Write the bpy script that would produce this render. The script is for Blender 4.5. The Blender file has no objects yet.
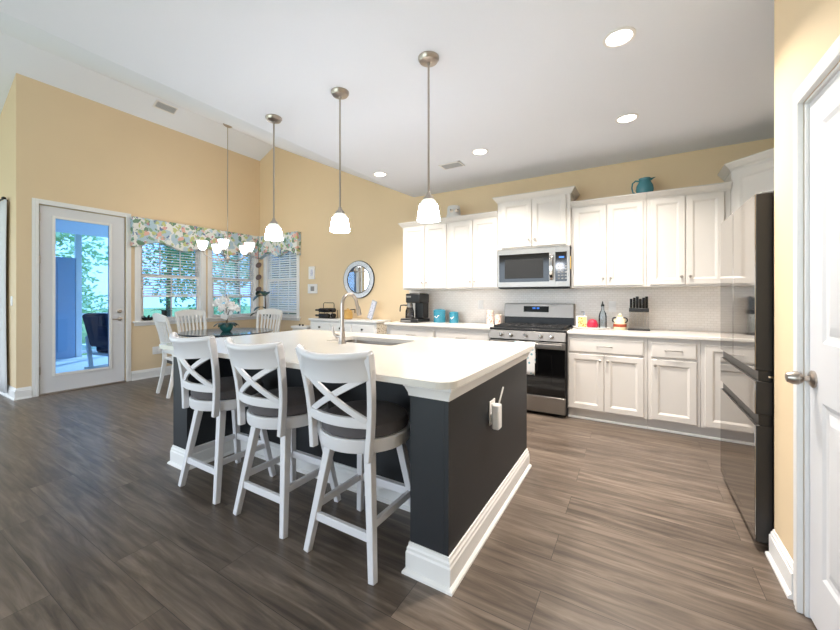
import bpy, bmesh, math, random
from mathutils import Vector, Matrix, noise
random.seed(7)
PI = math.pi
C = bpy.context.scene.collection
S = bpy.context.scene

# ------------------------------------------------------------------ camera, world, lights
cam = bpy.data.cameras.new('camera'); co = bpy.data.objects.new('camera', cam); C.objects.link(co)
co.location = (0, 0, 1.268); co.rotation_euler = (PI/2, 0, math.radians(31.217))
cam.sensor_width = 36; cam.lens = 365.48/840*36
cam.shift_x = 5.94/840; cam.shift_y = -17.9/840
cam.clip_start = .05; cam.clip_end = 300
S.camera = co
S.view_settings.view_transform = 'Standard'; S.view_settings.look = 'None'
S.view_settings.gamma = 1; S.view_settings.use_curve_mapping = False
S.view_settings.exposure = 0.1
w = bpy.data.worlds.new('sky'); S.world = w; w.use_nodes = True
nt = w.node_tree; bg = nt.nodes['Background']
bg.inputs[0].default_value = (.64, .81, 1, 1); bg.inputs[1].default_value = 2.8

def sun(name, rot, strength, color, angle=.05):
    l = bpy.data.lights.new(name, 'SUN'); l.energy = strength; l.color = color; l.angle = angle
    o = bpy.data.objects.new(name, l); C.objects.link(o); o.rotation_euler = rot; return o
def area(name, loc, rot, sx, sy, power, color, shape='RECTANGLE', spread=PI):
    l = bpy.data.lights.new(name, 'AREA'); l.shape = shape; l.size = sx
    if shape in ('RECTANGLE', 'ELLIPSE'): l.size_y = sy
    l.energy = power; l.color = color; l.spread = spread
    o = bpy.data.objects.new(name, l); C.objects.link(o); o.location = loc; o.rotation_euler = rot; return o
sun('sun', (math.radians(42), 0, math.radians(215)), 4.0, (1, .96, .88))
area('south_fill_lamp', (-3.4, -3.4, 1.5), (math.radians(112), 0, 0), 5.6, 2.2, 120, (.84, .92, 1))  # added fill lamp behind the camera, tilted up to brighten ceiling and fronts
area('west_fill_lamp', (-9.5, -1.2, 1.35), (math.radians(90), 0, math.radians(-90)), 3.4, 2.2, 45, (.80, .89, 1))  # added cool fill lamp at the unseen far west opening

# ------------------------------------------------------------------ materials
def lin(h):
    h = h.lstrip('#'); r = [int(h[i:i+2], 16)/255 for i in (0, 2, 4)]
    return tuple((c/12.92 if c <= .04045 else ((c+.055)/1.055)**2.4) for c in r) + (1,)
M = {}
def mat(name, col, rough=.5, metal=0, spec=.5, emit=None, es=0, var=0, vscale=8, bump=0, bscale=60, coat=0, trans=0):
    m = bpy.data.materials.new(name); m.use_nodes = True
    n = m.node_tree.nodes; L = m.node_tree.links; b = n['Principled BSDF']
    c = lin(col) if isinstance(col, str) else col
    b.inputs['Base Color'].default_value = c
    b.inputs['Roughness'].default_value = rough; b.inputs['Metallic'].default_value = metal
    b.inputs['Specular IOR Level'].default_value = spec
    b.inputs['Coat Weight'].default_value = coat
    b.inputs['Transmission Weight'].default_value = trans
    if emit:
        b.inputs['Emission Color'].default_value = lin(emit); b.inputs['Emission Strength'].default_value = es
    tc = n.new('ShaderNodeTexCoord')
    if var:
        t = n.new('ShaderNodeTexNoise'); t.inputs['Scale'].default_value = vscale; t.inputs['Detail'].default_value = 4
        L.new(tc.outputs['Object'], t.inputs['Vector'])
        mx = n.new('ShaderNodeMix'); mx.data_type = 'RGBA'; mx.blend_type = 'MIX'
        mx.inputs[6].default_value = tuple(max(0, x*(1-var)) for x in c[:3])+(1,)
        mx.inputs[7].default_value = tuple(min(1, x*(1+var)) for x in c[:3])+(1,)
        L.new(t.outputs['Fac'], mx.inputs[0]); L.new(mx.outputs[2], b.inputs['Base Color'])
    if bump:
        t2 = n.new('ShaderNodeTexNoise'); t2.inputs['Scale'].default_value = bscale; t2.inputs['Detail'].default_value = 3
        L.new(tc.outputs['Object'], t2.inputs['Vector'])
        bp = n.new('ShaderNodeBump'); bp.inputs['Strength'].default_value = bump; bp.inputs['Distance'].default_value = .004
        L.new(t2.outputs['Fac'], bp.inputs['Height']); L.new(bp.outputs['Normal'], b.inputs['Normal'])
    M[name] = m; return m
mat('wall_yellow', '#e5cda9', .75, var=.03, vscale=2, bump=.08, bscale=250)
mat('ceiling_white', '#eef2fb', .85, bump=.06, bscale=200)
mat('trim_white', '#eeecea', .4)
mat('cabinet_white', '#ddd7d1', .38)
mat('counter', '#dcd7d0', .16, var=.03, vscale=40)
mat('counter_wall', '#e6e0d9', .18, var=.03, vscale=40)
mat('island_dark', '#202226', .5)
mat('stool_white', '#dfdde0', .35)
mat('dining_white', '#ebe9e6', .4)
mat('cushion', '#5a5557', .85, var=.15, vscale=20, bump=.2, bscale=300)
mat('nickel', '#b5aca4', .28, 1)
mat('chrome', '#d5d2cf', .12, 1)
mat('steel', '#9a9590', .38, 1)
mat('black_steel', '#99948f', .06, 1)
mat('black', '#141314', .35)
mat('black_gloss', '#0a0a0b', .08)
mat('iron', '#1c1c1d', .6)
mat('fridge_side', '#221e1b', .45)
mat('sink_steel', '#9d9893', .3, 1)
mat('teal', '#2f7d93', .25, coat=.3)
mat('teal_pitcher', '#3b7f8c', .22, coat=.3)
mat('teal_pot', '#2c7170', .35)
mat('plastic_white', '#f0eeec', .35)
mat('glow', '#ffffff', .4, emit='#f8f9ff', es=3.5)
mat('pendant_glow', '#ffffff', .4, emit='#edf3ff', es=46.0)
mat('shade_top', '#d8dcd6', .4, emit='#f4f6ee', es=.55)
mat('louver', '#b4b4b4', .6)
mat('lens', '#ffffff', .4, emit='#fff6ea', es=10.0)
mat('screen_blue', '#1d3f80', .3, emit='#3f8cff', es=1.2)
mat('green_leaf', '#7fb072', .5, var=.4, vscale=3)
mat('leaf_light', '#b8d6a6', .5, var=.4, vscale=3)
mat('leaf_dark', '#27453a', .35, var=.3, vscale=9)
mat('petal', '#f3f0ef', .6)
mat('bark', '#6a5848', .9, var=.3, vscale=14)
mat('lawn', '#7f9a5c', .95, var=.3, vscale=2)
mat('patio', '#cfd6da', .8, var=.08, vscale=3)
mat('porch_wall', '#9fb3cb', .8)
mat('porch_ceiling', '#c7d3e2', .8)
mat('navy', '#1c2440', .8, bump=.2)
mat('blue_cloth', '#4a74a8', .8)
mat('sheer', '#e2e3e6', .8)
mat('table_top', '#3a4048', .1, coat=.4)
mat('table_dark', '#2a2624', .4)
mat('wood', '#c39a55', .5, var=.2, vscale=20)
mat('tan_tin', '#e6d8c8', .4)
mat('red', '#b3203f', .35)
mat('yellow_tag', '#e9c36a', .6)
mat('cream', '#e8d9b4', .35)
mat('rust_band', '#a2452c', .4, var=.3, vscale=60)
mat('bottle_black', '#16171b', .15)
mat('label_white', '#d9d6d2', .6)
mat('grey_face', '#8e8c8a', .6)
mat('frost', '#d6d4d2', .7)
mat('door_white', '#dfdee0', .42)
mat('brown_ornament', '#6c5a55', .6)
mat('silver_frame', '#b6bac4', .3, .4, var=.25, vscale=60)

def nodes_of(name):
    m = bpy.data.materials.new(name); m.use_nodes = True; M[name] = m
    return m, m.node_tree.nodes, m.node_tree.links
# mirror
mat('mirror_glass', '#f2f4f6', .02, 1)
# window glass: clear with a faint blue tint and a Fresnel sheen
def glass(name, tint, gloss):
    m, n, L = nodes_of(name); n.remove(n['Principled BSDF']); out = n['Material Output']
    t = n.new('ShaderNodeBsdfTransparent'); t.inputs[0].default_value = tint
    g = n.new('ShaderNodeBsdfGlossy'); g.inputs['Roughness'].default_value = .02
    f = n.new('ShaderNodeFresnel'); f.inputs[0].default_value = 1.45
    mu = n.new('ShaderNodeMath'); mu.operation = 'MULTIPLY'; mu.inputs[1].default_value = gloss
    L.new(f.outputs[0], mu.inputs[0])
    x = n.new('ShaderNodeMixShader'); L.new(mu.outputs[0], x.inputs[0]); L.new(t.outputs[0], x.inputs[1]); L.new(g.outputs[0], x.inputs[2])
    L.new(x.outputs[0], out.inputs[0])
glass('window_glass', (.58, .78, 1, 1), .9)
glass('clear_plastic', (.95, .95, .95, 1), 1)
glass('bottle_glass', (.86, .92, .96, 1), 1)
glass('carafe_glass', (.35, .35, .37, 1), 1)
# plank floor: planks run along X
def floor_mat():
    m, n, L = nodes_of('plank_floor'); b = n['Principled BSDF']
    tc = n.new('ShaderNodeTexCoord')
    br = n.new('ShaderNodeTexBrick'); br.offset = .37; br.offset_frequency = 2
    br.inputs['Scale'].default_value = 1; br.inputs['Brick Width'].default_value = 1.3; br.inputs['Row Height'].default_value = .22
    br.inputs['Mortar Size'].default_value = .0014; br.inputs['Mortar Smooth'].default_value = .3; br.inputs['Bias'].default_value = 0
    br.inputs['Color1'].default_value = (0, 0, 0, 1); br.inputs['Color2'].default_value = (1, 1, 1, 1); br.inputs['Mortar'].default_value = (.5, .5, .5, 1)
    off = n.new('ShaderNodeMapping'); off.inputs['Location'].default_value = (.35, .13, 0); L.new(tc.outputs['Object'], off.inputs['Vector']); L.new(off.outputs[0], br.inputs['Vector'])
    mp = n.new('ShaderNodeMapping'); mp.inputs['Scale'].default_value = (1.3, 15, 1)
    L.new(tc.outputs['Object'], mp.inputs['Vector'])
    ad = n.new('ShaderNodeVectorMath'); ad.operation = 'ADD'
    sc = n.new('ShaderNodeVectorMath'); sc.operation = 'SCALE'; sc.inputs['Scale'].default_value = 13
    L.new(br.outputs['Color'], sc.inputs[0]); L.new(mp.outputs[0], ad.inputs[0]); L.new(sc.outputs[0], ad.inputs[1])
    n1 = n.new('ShaderNodeTexNoise'); n1.inputs['Scale'].default_value = 1.6; n1.inputs['Detail'].default_value = 10; n1.inputs['Roughness'].default_value = .62; n1.inputs['Distortion'].default_value = .6
    L.new(ad.outputs[0], n1.inputs['Vector'])
    rp = n.new('ShaderNodeValToRGB'); e = rp.color_ramp.elements
    e[0].position = .3; e[0].color = lin('#4a4038'); e[1].position = .72; e[1].color = lin('#8b7d70')
    k = rp.color_ramp.elements.new(.5); k.color = lin('#6a5d52')
    L.new(n1.outputs['Fac'], rp.inputs[0])
    mx = n.new('ShaderNodeMix'); mx.data_type = 'RGBA'; mx.blend_type = 'MULTIPLY'; mx.inputs[0].default_value = 1
    r2 = n.new('ShaderNodeValToRGB'); r2.color_ramp.elements[0].color = (.74, .73, .73, 1); r2.color_ramp.elements[1].color = (1, 1, 1, 1)
    L.new(br.outputs['Color'], r2.inputs[0]); L.new(rp.outputs[0], mx.inputs[6]); L.new(r2.outputs[0], mx.inputs[7])
    m2 = n.new('ShaderNodeMix'); m2.data_type = 'RGBA'; m2.inputs[7].default_value = lin('#3a322d')
    L.new(br.outputs['Fac'], m2.inputs[0]); L.new(mx.outputs[2], m2.inputs[6]); L.new(m2.outputs[2], b.inputs['Base Color'])
    b.inputs['Roughness'].default_value = .32
    bp = n.new('ShaderNodeBump'); bp.inputs['Strength'].default_value = .12; bp.inputs['Distance'].default_value = .003
    L.new(n1.outputs['Fac'], bp.inputs['Height']); L.new(bp.outputs[0], b.inputs['Normal'])
floor_mat()
# backsplash: small glossy white textured tile
def tile_mat():
    m, n, L = nodes_of('backsplash_tile'); b = n['Principled BSDF']
    tc = n.new('ShaderNodeTexCoord'); mp = n.new('ShaderNodeMapping'); mp.inputs['Rotation'].default_value = (PI/2, 0, 0)
    L.new(tc.outputs['Object'], mp.inputs['Vector'])
    br = n.new('ShaderNodeTexBrick'); br.inputs['Scale'].default_value = 1; br.inputs['Brick Width'].default_value = .05; br.inputs['Row Height'].default_value = .025
    br.inputs['Mortar Size'].default_value = .0018
    br.inputs['Color1'].default_value = lin('#efe9e3'); br.inputs['Color2'].default_value = lin('#e9e2db'); br.inputs['Mortar'].default_value = lin('#dcd5cd')
    L.new(mp.outputs[0], br.inputs['Vector']); L.new(br.outputs['Color'], b.inputs['Base Color']); b.inputs['Roughness'].default_value = .25
tile_mat()
# floral fabric of the valances
def floral():
    m, n, L = nodes_of('floral_fabric'); b = n['Principled BSDF']; b.inputs['Roughness'].default_value = .85
    tc = n.new('ShaderNodeTexCoord'); prev = None
    base = n.new('ShaderNodeRGB'); base.outputs[0].default_value = lin('#e6e6e2'); prev = base.outputs[0]
    for i, (sc, col, th) in enumerate([(5.5, '#b5cbd8', .32), (6.5, '#71927a', .20), (7.5, '#e5b3a4', .20), (8.2, '#c3c98a', .20), (9.0, '#6b7fa6', .14), (10, '#8fae94', .19), (11, '#c58a9c', .13)]):
        mp = n.new('ShaderNodeMapping'); mp.inputs['Location'].default_value = (i*3.1, i*1.7, i*.9); mp.inputs['Rotation'].default_value = (i*.5, i*.4, i*.7)
        L.new(tc.outputs['Object'], mp.inputs['Vector'])
        nz = n.new('ShaderNodeTexNoise'); nz.inputs['Scale'].default_value = 14; nz.inputs['Detail'].default_value = 3
        L.new(mp.outputs[0], nz.inputs['Vector'])
        ma = n.new('ShaderNodeVectorMath'); ma.operation = 'MULTIPLY_ADD'; ma.inputs[1].default_value = (.12, .12, .12)
        L.new(nz.outputs['Color'], ma.inputs[0]); L.new(mp.outputs[0], ma.inputs[2])
        vo = n.new('ShaderNodeTexVoronoi'); vo.inputs['Scale'].default_value = sc; L.new(ma.outputs[0], vo.inputs['Vector'])
        lt = n.new('ShaderNodeMath'); lt.operation = 'LESS_THAN'; lt.inputs[1].default_value = th*1.5; L.new(vo.outputs['Distance'], lt.inputs[0])
        mx = n.new('ShaderNodeMix'); mx.data_type = 'RGBA'; mx.inputs[7].default_value = lin(col)
        L.new(lt.outputs[0], mx.inputs[0]); L.new(prev, mx.inputs[6]); prev = mx.outputs[2]
    L.new(prev, b.inputs['Base Color'])
floral()
def speckle(name, c1, c2, sc, th):
    m, n, L = nodes_of(name); b = n['Principled BSDF']; b.inputs['Roughness'].default_value = .6
    tc = n.new('ShaderNodeTexCoord'); vo = n.new('ShaderNodeTexVoronoi'); vo.inputs['Scale'].default_value = sc; L.new(tc.outputs['Object'], vo.inputs['Vector'])
    lt = n.new('ShaderNodeMath'); lt.operation = 'LESS_THAN'; lt.inputs[1].default_value = th; L.new(vo.outputs['Distance'], lt.inputs[0])
    mx = n.new('ShaderNodeMix'); mx.data_type = 'RGBA'; mx.inputs[6].default_value = lin(c1); mx.inputs[7].default_value = lin(c2)
    L.new(lt.outputs[0], mx.inputs[0]); L.new(mx.outputs[2], b.inputs['Base Color'])
speckle('speckled_panel', '#ded6c8', '#8d7a66', 34, .3)
speckle('mirror_mosaic', '#dfe4ec', '#9aa6bb', 60, .3)
speckle('pattern_box', '#ecd98a', '#9a5a2a', 48, .38)
speckle('lilac_pattern', '#dcdde8', '#8d96b8', 45, .3)
speckle('pink_tin', '#ead8cc', '#cf8878', 40, .36)
speckle('towel_pattern', '#e8e8e8', '#6fa7b5', 26, .3)

# ------------------------------------------------------------------ mesh builder
class MB:
    def __init__(s, o=(0, 0, 0)): s.v = []; s.f = []; s.o = Vector(o); s.m = None
    def add(s, vs, fs):
        b = len(s.v)
        for p in vs:
            p = Vector(p)
            if s.m is not None: p = s.m @ p
            s.v.append(p - s.o)
        s.f += [tuple(b+i for i in f) for f in fs]; return s
    def box(s, x0, x1, y0, y1, z0, z1):
        return s.add([(x, y, z) for x in (x0, x1) for y in (y0, y1) for z in (z0, z1)],
                     [(0, 1, 3, 2), (4, 6, 7, 5), (0, 4, 5, 1), (2, 3, 7, 6), (0, 2, 6, 4), (1, 5, 7, 3)])
    def bar(s, p0, p1, w, h, up=(0, 0, 1), w1=None, h1=None):
        p0, p1 = Vector(p0), Vector(p1); d = (p1-p0).normalized(); up = Vector(up)
        a = d.cross(up)
        if a.length < 1e-4: a = d.cross(Vector((0, 1, 0)))
        a.normalize(); b = a.cross(d)
        w1 = w1 or w; h1 = h1 or h; vs = []
        for p, ww, hh in ((p0, w, h), (p1, w1, h1)):
            vs += [p-a*ww/2-b*hh/2, p+a*ww/2-b*hh/2, p+a*ww/2+b*hh/2, p-a*ww/2+b*hh/2]
        return s.add(vs, [(3, 2, 1, 0), (4, 5, 6, 7), (0, 1, 5, 4), (1, 2, 6, 5), (2, 3, 7, 6), (3, 0, 4, 7)])
    def ribbon(s, pts, w, h, up=(0, 0, 1)):         # rectangular section along a polyline; w across up, h along up
        pts = [Vector(p) for p in pts]; up = Vector(up); vs = []; n = len(pts)
        for i, p in enumerate(pts):
            d = (pts[min(i+1, n-1)]-pts[max(i-1, 0)]).normalized(); a = d.cross(up).normalized(); b = a.cross(d).normalized()
            ww = w[i] if isinstance(w, list) else w; hh = h[i] if isinstance(h, list) else h
            vs += [p-a*ww/2-b*hh/2, p+a*ww/2-b*hh/2, p+a*ww/2+b*hh/2, p-a*ww/2+b*hh/2]
        fs = [(3, 2, 1, 0), tuple(4*(n-1)+k for k in range(4))]
        for i in range(n-1):
            for k in range(4): fs.append((4*i+k, 4*i+(k+1) % 4, 4*i+4+(k+1) % 4, 4*i+4+k))
        return s.add(vs, fs)
    def tube(s, pts, r, seg=10):
        pts = [Vector(p) for p in pts]; n = len(pts); vs = []; fs = []; ref = None
        for i, p in enumerate(pts):
            d = (pts[min(i+1, n-1)]-pts[max(i-1, 0)]).normalized()
            if ref is None: ref = d.orthogonal().normalized()
            ref = (ref-d*ref.dot(d)).normalized(); q = d.cross(ref)
            rr = r[i] if isinstance(r, (list, tuple)) else r
            vs += [p+(ref*math.cos(2*PI*k/seg)+q*math.sin(2*PI*k/seg))*rr for k in range(seg)]
        for i in range(n-1):
            for k in range(seg): fs.append((i*seg+k, i*seg+(k+1) % seg, (i+1)*seg+(k+1) % seg, (i+1)*seg+k))
        fs += [tuple(range(seg))[::-1], tuple((n-1)*seg+k for k in range(seg))]
        return s.add(vs, fs)
    def lathe(s, prof, c=(0, 0, 0), seg=24, mtx=None, sx=1, sy=1, ring=False):
        vs = []; fs = []; n = len(prof); c = Vector(c)
        for r, z in prof:
            for k in range(seg):
                a = 2*PI*k/seg; p = Vector((r*sx*math.cos(a), r*sy*math.sin(a), z))
                vs.append(c+(mtx @ p if mtx else p))
        for i in range(n-1):
            for k in range(seg): fs.append((i*seg+k, i*seg+(k+1) % seg, (i+1)*seg+(k+1) % seg, (i+1)*seg+k))
        if ring:
            for k in range(seg): fs.append(((n-1)*seg+k, (n-1)*seg+(k+1) % seg, (k+1) % seg, k))
            return s.add(vs, fs)
        if prof[0][0] > 1e-5: fs.append(tuple(range(seg))[::-1])
        if prof[-1][0] > 1e-5: fs.append(tuple((n-1)*seg+k for k in range(seg)))
        return s.add(vs, fs)
    def sphere(s, c, rx, ry=None, rz=None, seg=16):
        ry = ry or rx; rz = rz or rx; h = seg//2
        return s.lathe([(math.sin(PI*i/h)*1.0 if 0 < i < h else 1e-6, -math.cos(PI*i/h)*rz) for i in range(h+1)], c, seg, None, rx, ry)
    def prism(s, poly, z0, z1):
        n = len(poly)
        return s.add([(x, y, z0) for x, y in poly]+[(x, y, z1) for x, y in poly],
                     [tuple(range(n))[::-1], tuple(range(n, 2*n))]+[(i, (i+1) % n, n+(i+1) % n, n+i) for i in range(n)])
    def prism_xz(s, poly, y0, y1):
        n = len(poly)
        return s.add([(x, y0, z) for x, z in poly]+[(x, y1, z) for x, z in poly],
                     [tuple(range(n)), tuple(range(n, 2*n))[::-1]]+[(i, (i+1) % n, n+(i+1) % n, n+i) for i in range(n)])
    def sweep(s, path, prof, closed=False):         # profile (outward, z) along an XY path; outward = right of travel
        P = [Vector((p[0], p[1])) for p in path]; n = len(P); k = len(prof); vs = []
        z0 = path[0][2] if len(path[0]) > 2 else 0
        for i in range(n):
            ds = []
            if i > 0 or closed: ds.append((P[i]-P[i-1]).normalized())
            if i < n-1 or closed: ds.append((P[(i+1) % n]-P[i]).normalized())
            ns = [Vector((d.y, -d.x)) for d in ds]
            m = ns[0] if len(ns) == 1 else (ns[0]+ns[1])/(1+ns[0].dot(ns[1]))
            vs += [(P[i].x+m.x*o, P[i].y+m.y*o, z0+z) for o, z in prof]
        fs = []
        for i in range(n if closed else n-1):
            j = (i+1) % n
            for q in range(k): fs.append((i*k+q, i*k+(q+1) % k, j*k+(q+1) % k, j*k+q))
        if not closed: fs += [tuple(range(k))[::-1], tuple((n-1)*k+q for q in range(k))]
        return s.add(vs, fs)
    def rings(s, x0, x1, z0, z1, y, rings, back=None):     # panel facing -Y: successive (inset, outward) rectangles
        vs = []; fs = []
        for ins, out in rings:
            vs += [(x0+ins, y-out, z0+ins), (x1-ins, y-out, z0+ins), (x1-ins, y-out, z1-ins), (x0+ins, y-out, z1-ins)]
        n = len(rings)
        for i in range(n-1):
            for k in range(4): fs.append((4*i+k, 4*i+(k+1) % 4, 4*i+4+(k+1) % 4, 4*i+4+k))
        fs += [tuple(4*(n-1)+k for k in range(4)), (3, 2, 1, 0)]
        return s.add(vs, fs)
    def build(s, name, m, parent=None, bevel=0, smooth=True, loc=None, angle=35, solid=0, sub=0, kind=None, recalc=True):
        me = bpy.data.meshes.new(name); me.from_pydata([tuple(p) for p in s.v], [], s.f)
        if recalc:
            b = bmesh.new(); b.from_mesh(me); bmesh.ops.recalc_face_normals(b, faces=b.faces); b.to_mesh(me); b.free()
        me.materials.append(M[m] if isinstance(m, str) else m)
        if smooth:
            for p in me.polygons: p.use_smooth = True
            me.set_sharp_from_angle(angle=math.radians(angle))
        o = bpy.data.objects.new(name, me); C.objects.link(o)
        if parent: o.parent = parent
        else: o.location = s.o if loc is None else loc
        if solid:
            q = o.modifiers.new('solid', 'SOLIDIFY'); q.thickness = solid; q.offset = 0
        if bevel:
            q = o.modifiers.new('bevel', 'BEVEL'); q.width = bevel; q.segments = 2; q.limit_method = 'ANGLE'; q.angle_limit = math.radians(40)
        if sub:
            q = o.modifiers.new('sub', 'SUBSURF'); q.levels = sub; q.render_levels = sub
        if kind: o['kind'] = kind
        return o

def thing(name, label, cat, loc=(0, 0, 0), rz=0, group=None):
    o = bpy.data.objects.new(name, None); C.objects.link(o); o.empty_display_size = .1
    o.location = loc; o.rotation_euler = (0, 0, rz); o['label'] = label; o['category'] = cat
    if group: o['group'] = group
    return o
def tag(o, label, cat, group=None):
    o['label'] = label; o['category'] = cat
    if group: o['group'] = group
    return o
def dup(root, loc, rz=0, label=None):
    r = root.copy(); C.objects.link(r); r.location = loc; r.rotation_euler = (0, 0, rz)
    if label: r['label'] = label
    def rec(a, b):
        for ch in list(a.children):
            c = ch.copy(); C.objects.link(c); c.parent = b; rec(ch, c)
    rec(root, r); return r
def arc(c, r, a0, a1, n, axis='xy'):
    out = []
    for i in range(n+1):
        a = a0+(a1-a0)*i/n; u, v = r*math.cos(a), r*math.sin(a)
        out.append((c[0]+u, c[1]+v, c[2]) if axis == 'xy' else (c[0]+u, c[1], c[2]+v) if axis == 'xz' else (c[0], c[1]+u, c[2]+v))
    return out

# ------------------------------------------------------------------ room shell
D, W, ZC, ZR, XR, XV = 4.733, -6.538, 2.779, 4.239, -6.09, -2.87
SL = (ZR-ZC)/(XV-XR)
YG, YS, XW, XP, XE, YP = 1.312, -3.6, -9.7, .575, 1.375, 2.42
def roofz(x): return ZC if x >= XV else (ZR-SL*(x-XR) if x >= XR else ZR-SL*(XR-x))
def wallgrid(mb, axis, const, th, a0, a1, z0, z1, holes):
    As = sorted({a0, a1, *[h[0] for h in holes], *[h[1] for h in holes]}); Zs = sorted({z0, z1, *[h[2] for h in holes], *[h[3] for h in holes]})
    def solid(i, j):
        if i < 0 or j < 0 or i >= len(As)-1 or j >= len(Zs)-1: return False
        a, z = (As[i]+As[i+1])/2, (Zs[j]+Zs[j+1])/2
        return not any(h[0] < a < h[1] and h[2] < z < h[3] for h in holes)
    def P(a, t, z): return (a, const+t, z) if axis == 'x' else (const+t, a, z)
    for i in range(len(As)-1):
        for j in range(len(Zs)-1):
            if not solid(i, j): continue
            a, b, c, d = As[i], As[i+1], Zs[j], Zs[j+1]
            for t in (0, th): mb.add([P(a, t, c), P(b, t, c), P(b, t, d), P(a, t, d)], [(0, 1, 2, 3)])
            if not solid(i-1, j): mb.add([P(a, 0, c), P(a, th, c), P(a, th, d), P(a, 0, d)], [(0, 1, 2, 3)])
            if not solid(i+1, j): mb.add([P(b, 0, c), P(b, th, c), P(b, th, d), P(b, 0, d)], [(0, 1, 2, 3)])
            if not solid(i, j-1): mb.add([P(a, 0, c), P(b, 0, c), P(b, th, c), P(a, th, c)], [(0, 1, 2, 3)])
            if not solid(i, j+1): mb.add([P(a, 0, d), P(b, 0, d), P(b, th, d), P(a, th, d)], [(0, 1, 2, 3)])
    return mb
def struct(o): o['kind'] = 'structure'; return o
struct(MB().prism([(XW, YS), (XE, YS), (XE, D), (W, D), (W, YG), (XW, YG)], -.1, 0).build('floor', 'plank_floor', smooth=False))
struct(MB().box(XV, XE+.15, YS-.1, D+.12, ZC, ZC+.1).build('ceiling', 'ceiling_white', smooth=False))
mb = MB()
for xa, xb in ((XV, XR), (XR, XW-.1)):
    za, zb = roofz(xa), ZR-SL*abs(xb-XR)
    mb.prism_xz([(xa, za), (xb, zb), (xb, zb+.1), (xa, za+.1)], YS-.1, D+.12)
struct(mb.build('ceiling_vault', 'ceiling_white', smooth=False))
WN = (-6.33, -5.44, .90, 2.38); W1 = (2.635, 3.56, .90, 2.38); W2 = (3.745, 4.62, .90, 2.38)
DR = (1.51, 2.45, 0, 2.465); DP = (1.285, 2.055, 0, 2.045)
mb = wallgrid(MB(), 'x', D, .12, W-.12, XE+.12, 0, ZC, [WN])
mb.prism_xz([(W-.12, ZC), (XV, ZC), (XR, ZR), (W-.12, roofz(W-.12))], D, D+.12)
struct(mb.build('wall_north', 'wall_yellow', smooth=False))
struct(wallgrid(MB(), 'y', W, -.12, YG, D, 0, roofz(W)+.02, [DR, W1, W2]).build('wall_west', 'wall_yellow', smooth=False))
mb = wallgrid(MB(), 'x', YG, .12, XW, W-.12, 0, 2.6, [(-8.7, -7.6, .25, 2.4)])
mb.prism_xz([(XW, 2.6), (W-.12, 2.6), (W-.12, roofz(W-.12)), (XW, roofz(XW)+.0)], YG, YG+.12)
struct(mb.build('wall_great_room', 'wall_yellow', smooth=False))
struct(wallgrid(MB(), 'y', XP, .12, YS, YP, 0, ZC, [DP]).box(XP+.12, XE, YP-.12, YP, 0, ZC).build('wall_pantry', 'wall_yellow', smooth=False))
struct(wallgrid(MB(), 'y', XE, .12, YP, D, 0, ZC, []).build('wall_east', 'wall_yellow', smooth=False))
mb = wallgrid(MB(), 'x', YS, -.12, XW, XP, 0, 2.62, [(-6.3, -.5, .05, 2.45)])
mb.prism_xz([(XW, 2.62), (XP, 2.62), (XP, ZC), (XV, ZC), (XR, ZR), (XW, roofz(XW))], YS-.12, YS)
struct(mb.build('wall_south', 'wall_yellow', smooth=False))
struct(wallgrid(MB(), 'y', XW, -.12, YS, YG, 0, 2.65, [(-3, .6, .05, 2.45)]).build('wall_far_west', 'wall_yellow', smooth=False))
# closet behind the pantry door
struct(MB().box(1.45, 1.5, .8, 2.3, 0, ZC).build('wall_closet', 'wall_yellow', smooth=False))

BP = [(0, 0), (.028, 0), (.027, .012), (.018, .02), (.016, .022), (.016, .105), (.011, .112), (.011, .122), (.006, .13), (.004, .14), (0, .142)]
def base(side, path): struct(MB().sweep(path, BP).build('baseboard_'+side, 'trim_white', angle=18))
base('west', [(W, 2.515), (W, D-.002)]); base('great_room', [(-9.6, YG), (W, YG), (W, 1.445)])
base('north', [(W+.03, D), (-3.0, D)])
base('pantry', [(.61, YP), (XP, YP), (XP, 2.13)])
base('pantry_front', [(XP, 1.205), (XP, YS+.05)])

# backsplash
struct(MB().box(-2.95, XE-.002, D-.008, D, .917, 1.372).build('trim_backsplash', 'backsplash_tile', smooth=False))

# casings -------------------------------------------------------------
def casing_west(y0, y1, z1, w=.062, th=.018):
    m = MB()
    for ia, ib, t in ((0, w*.55, th), (w*.55, w, th*.7)):
        m.box(W, W+t, y0-ib, y0-ia, 0, z1+ib); m.box(W, W+t, y1+ia, y1+ib, 0, z1+ib); m.box(W, W+t, y0-ia, y1+ia, z1+ia, z1+ib)
    return m
struct(casing_west(DR[0], DR[1], DR[3]).build('trim_patio_door', 'trim_white', bevel=.003))
m = MB()
y0, y1, z1 = DP[0], DP[1], DP[3]
for ia, ib, t in ((0, .022, .021), (.022, .05, .017), (.05, .07, .013)):
    m.box(XP-t, XP, y0-ib, y0-ia, 0, z1+ib); m.box(XP-t, XP, y1+ia, y1+ib, 0, z1+ib); m.box(XP-t, XP, y0-ia, y1+ia, z1+ia, z1+ib)
m.box(XP, XP+.12, y0, y0+.012, 0, z1); m.box(XP, XP+.12, y1-.012, y1, 0, z1); m.box(XP, XP+.12, y0, y1, z1-.012, z1)
m.box(XP+.048, XP+.062, y0, y0+.03, 0, z1); m.box(XP+.048, XP+.062, y1-.03, y1, 0, z1); m.box(XP+.048, XP+.062, y0, y1, z1-.03, z1)
struct(m.build('trim_pantry_door', 'trim_white', bevel=.003))

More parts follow.
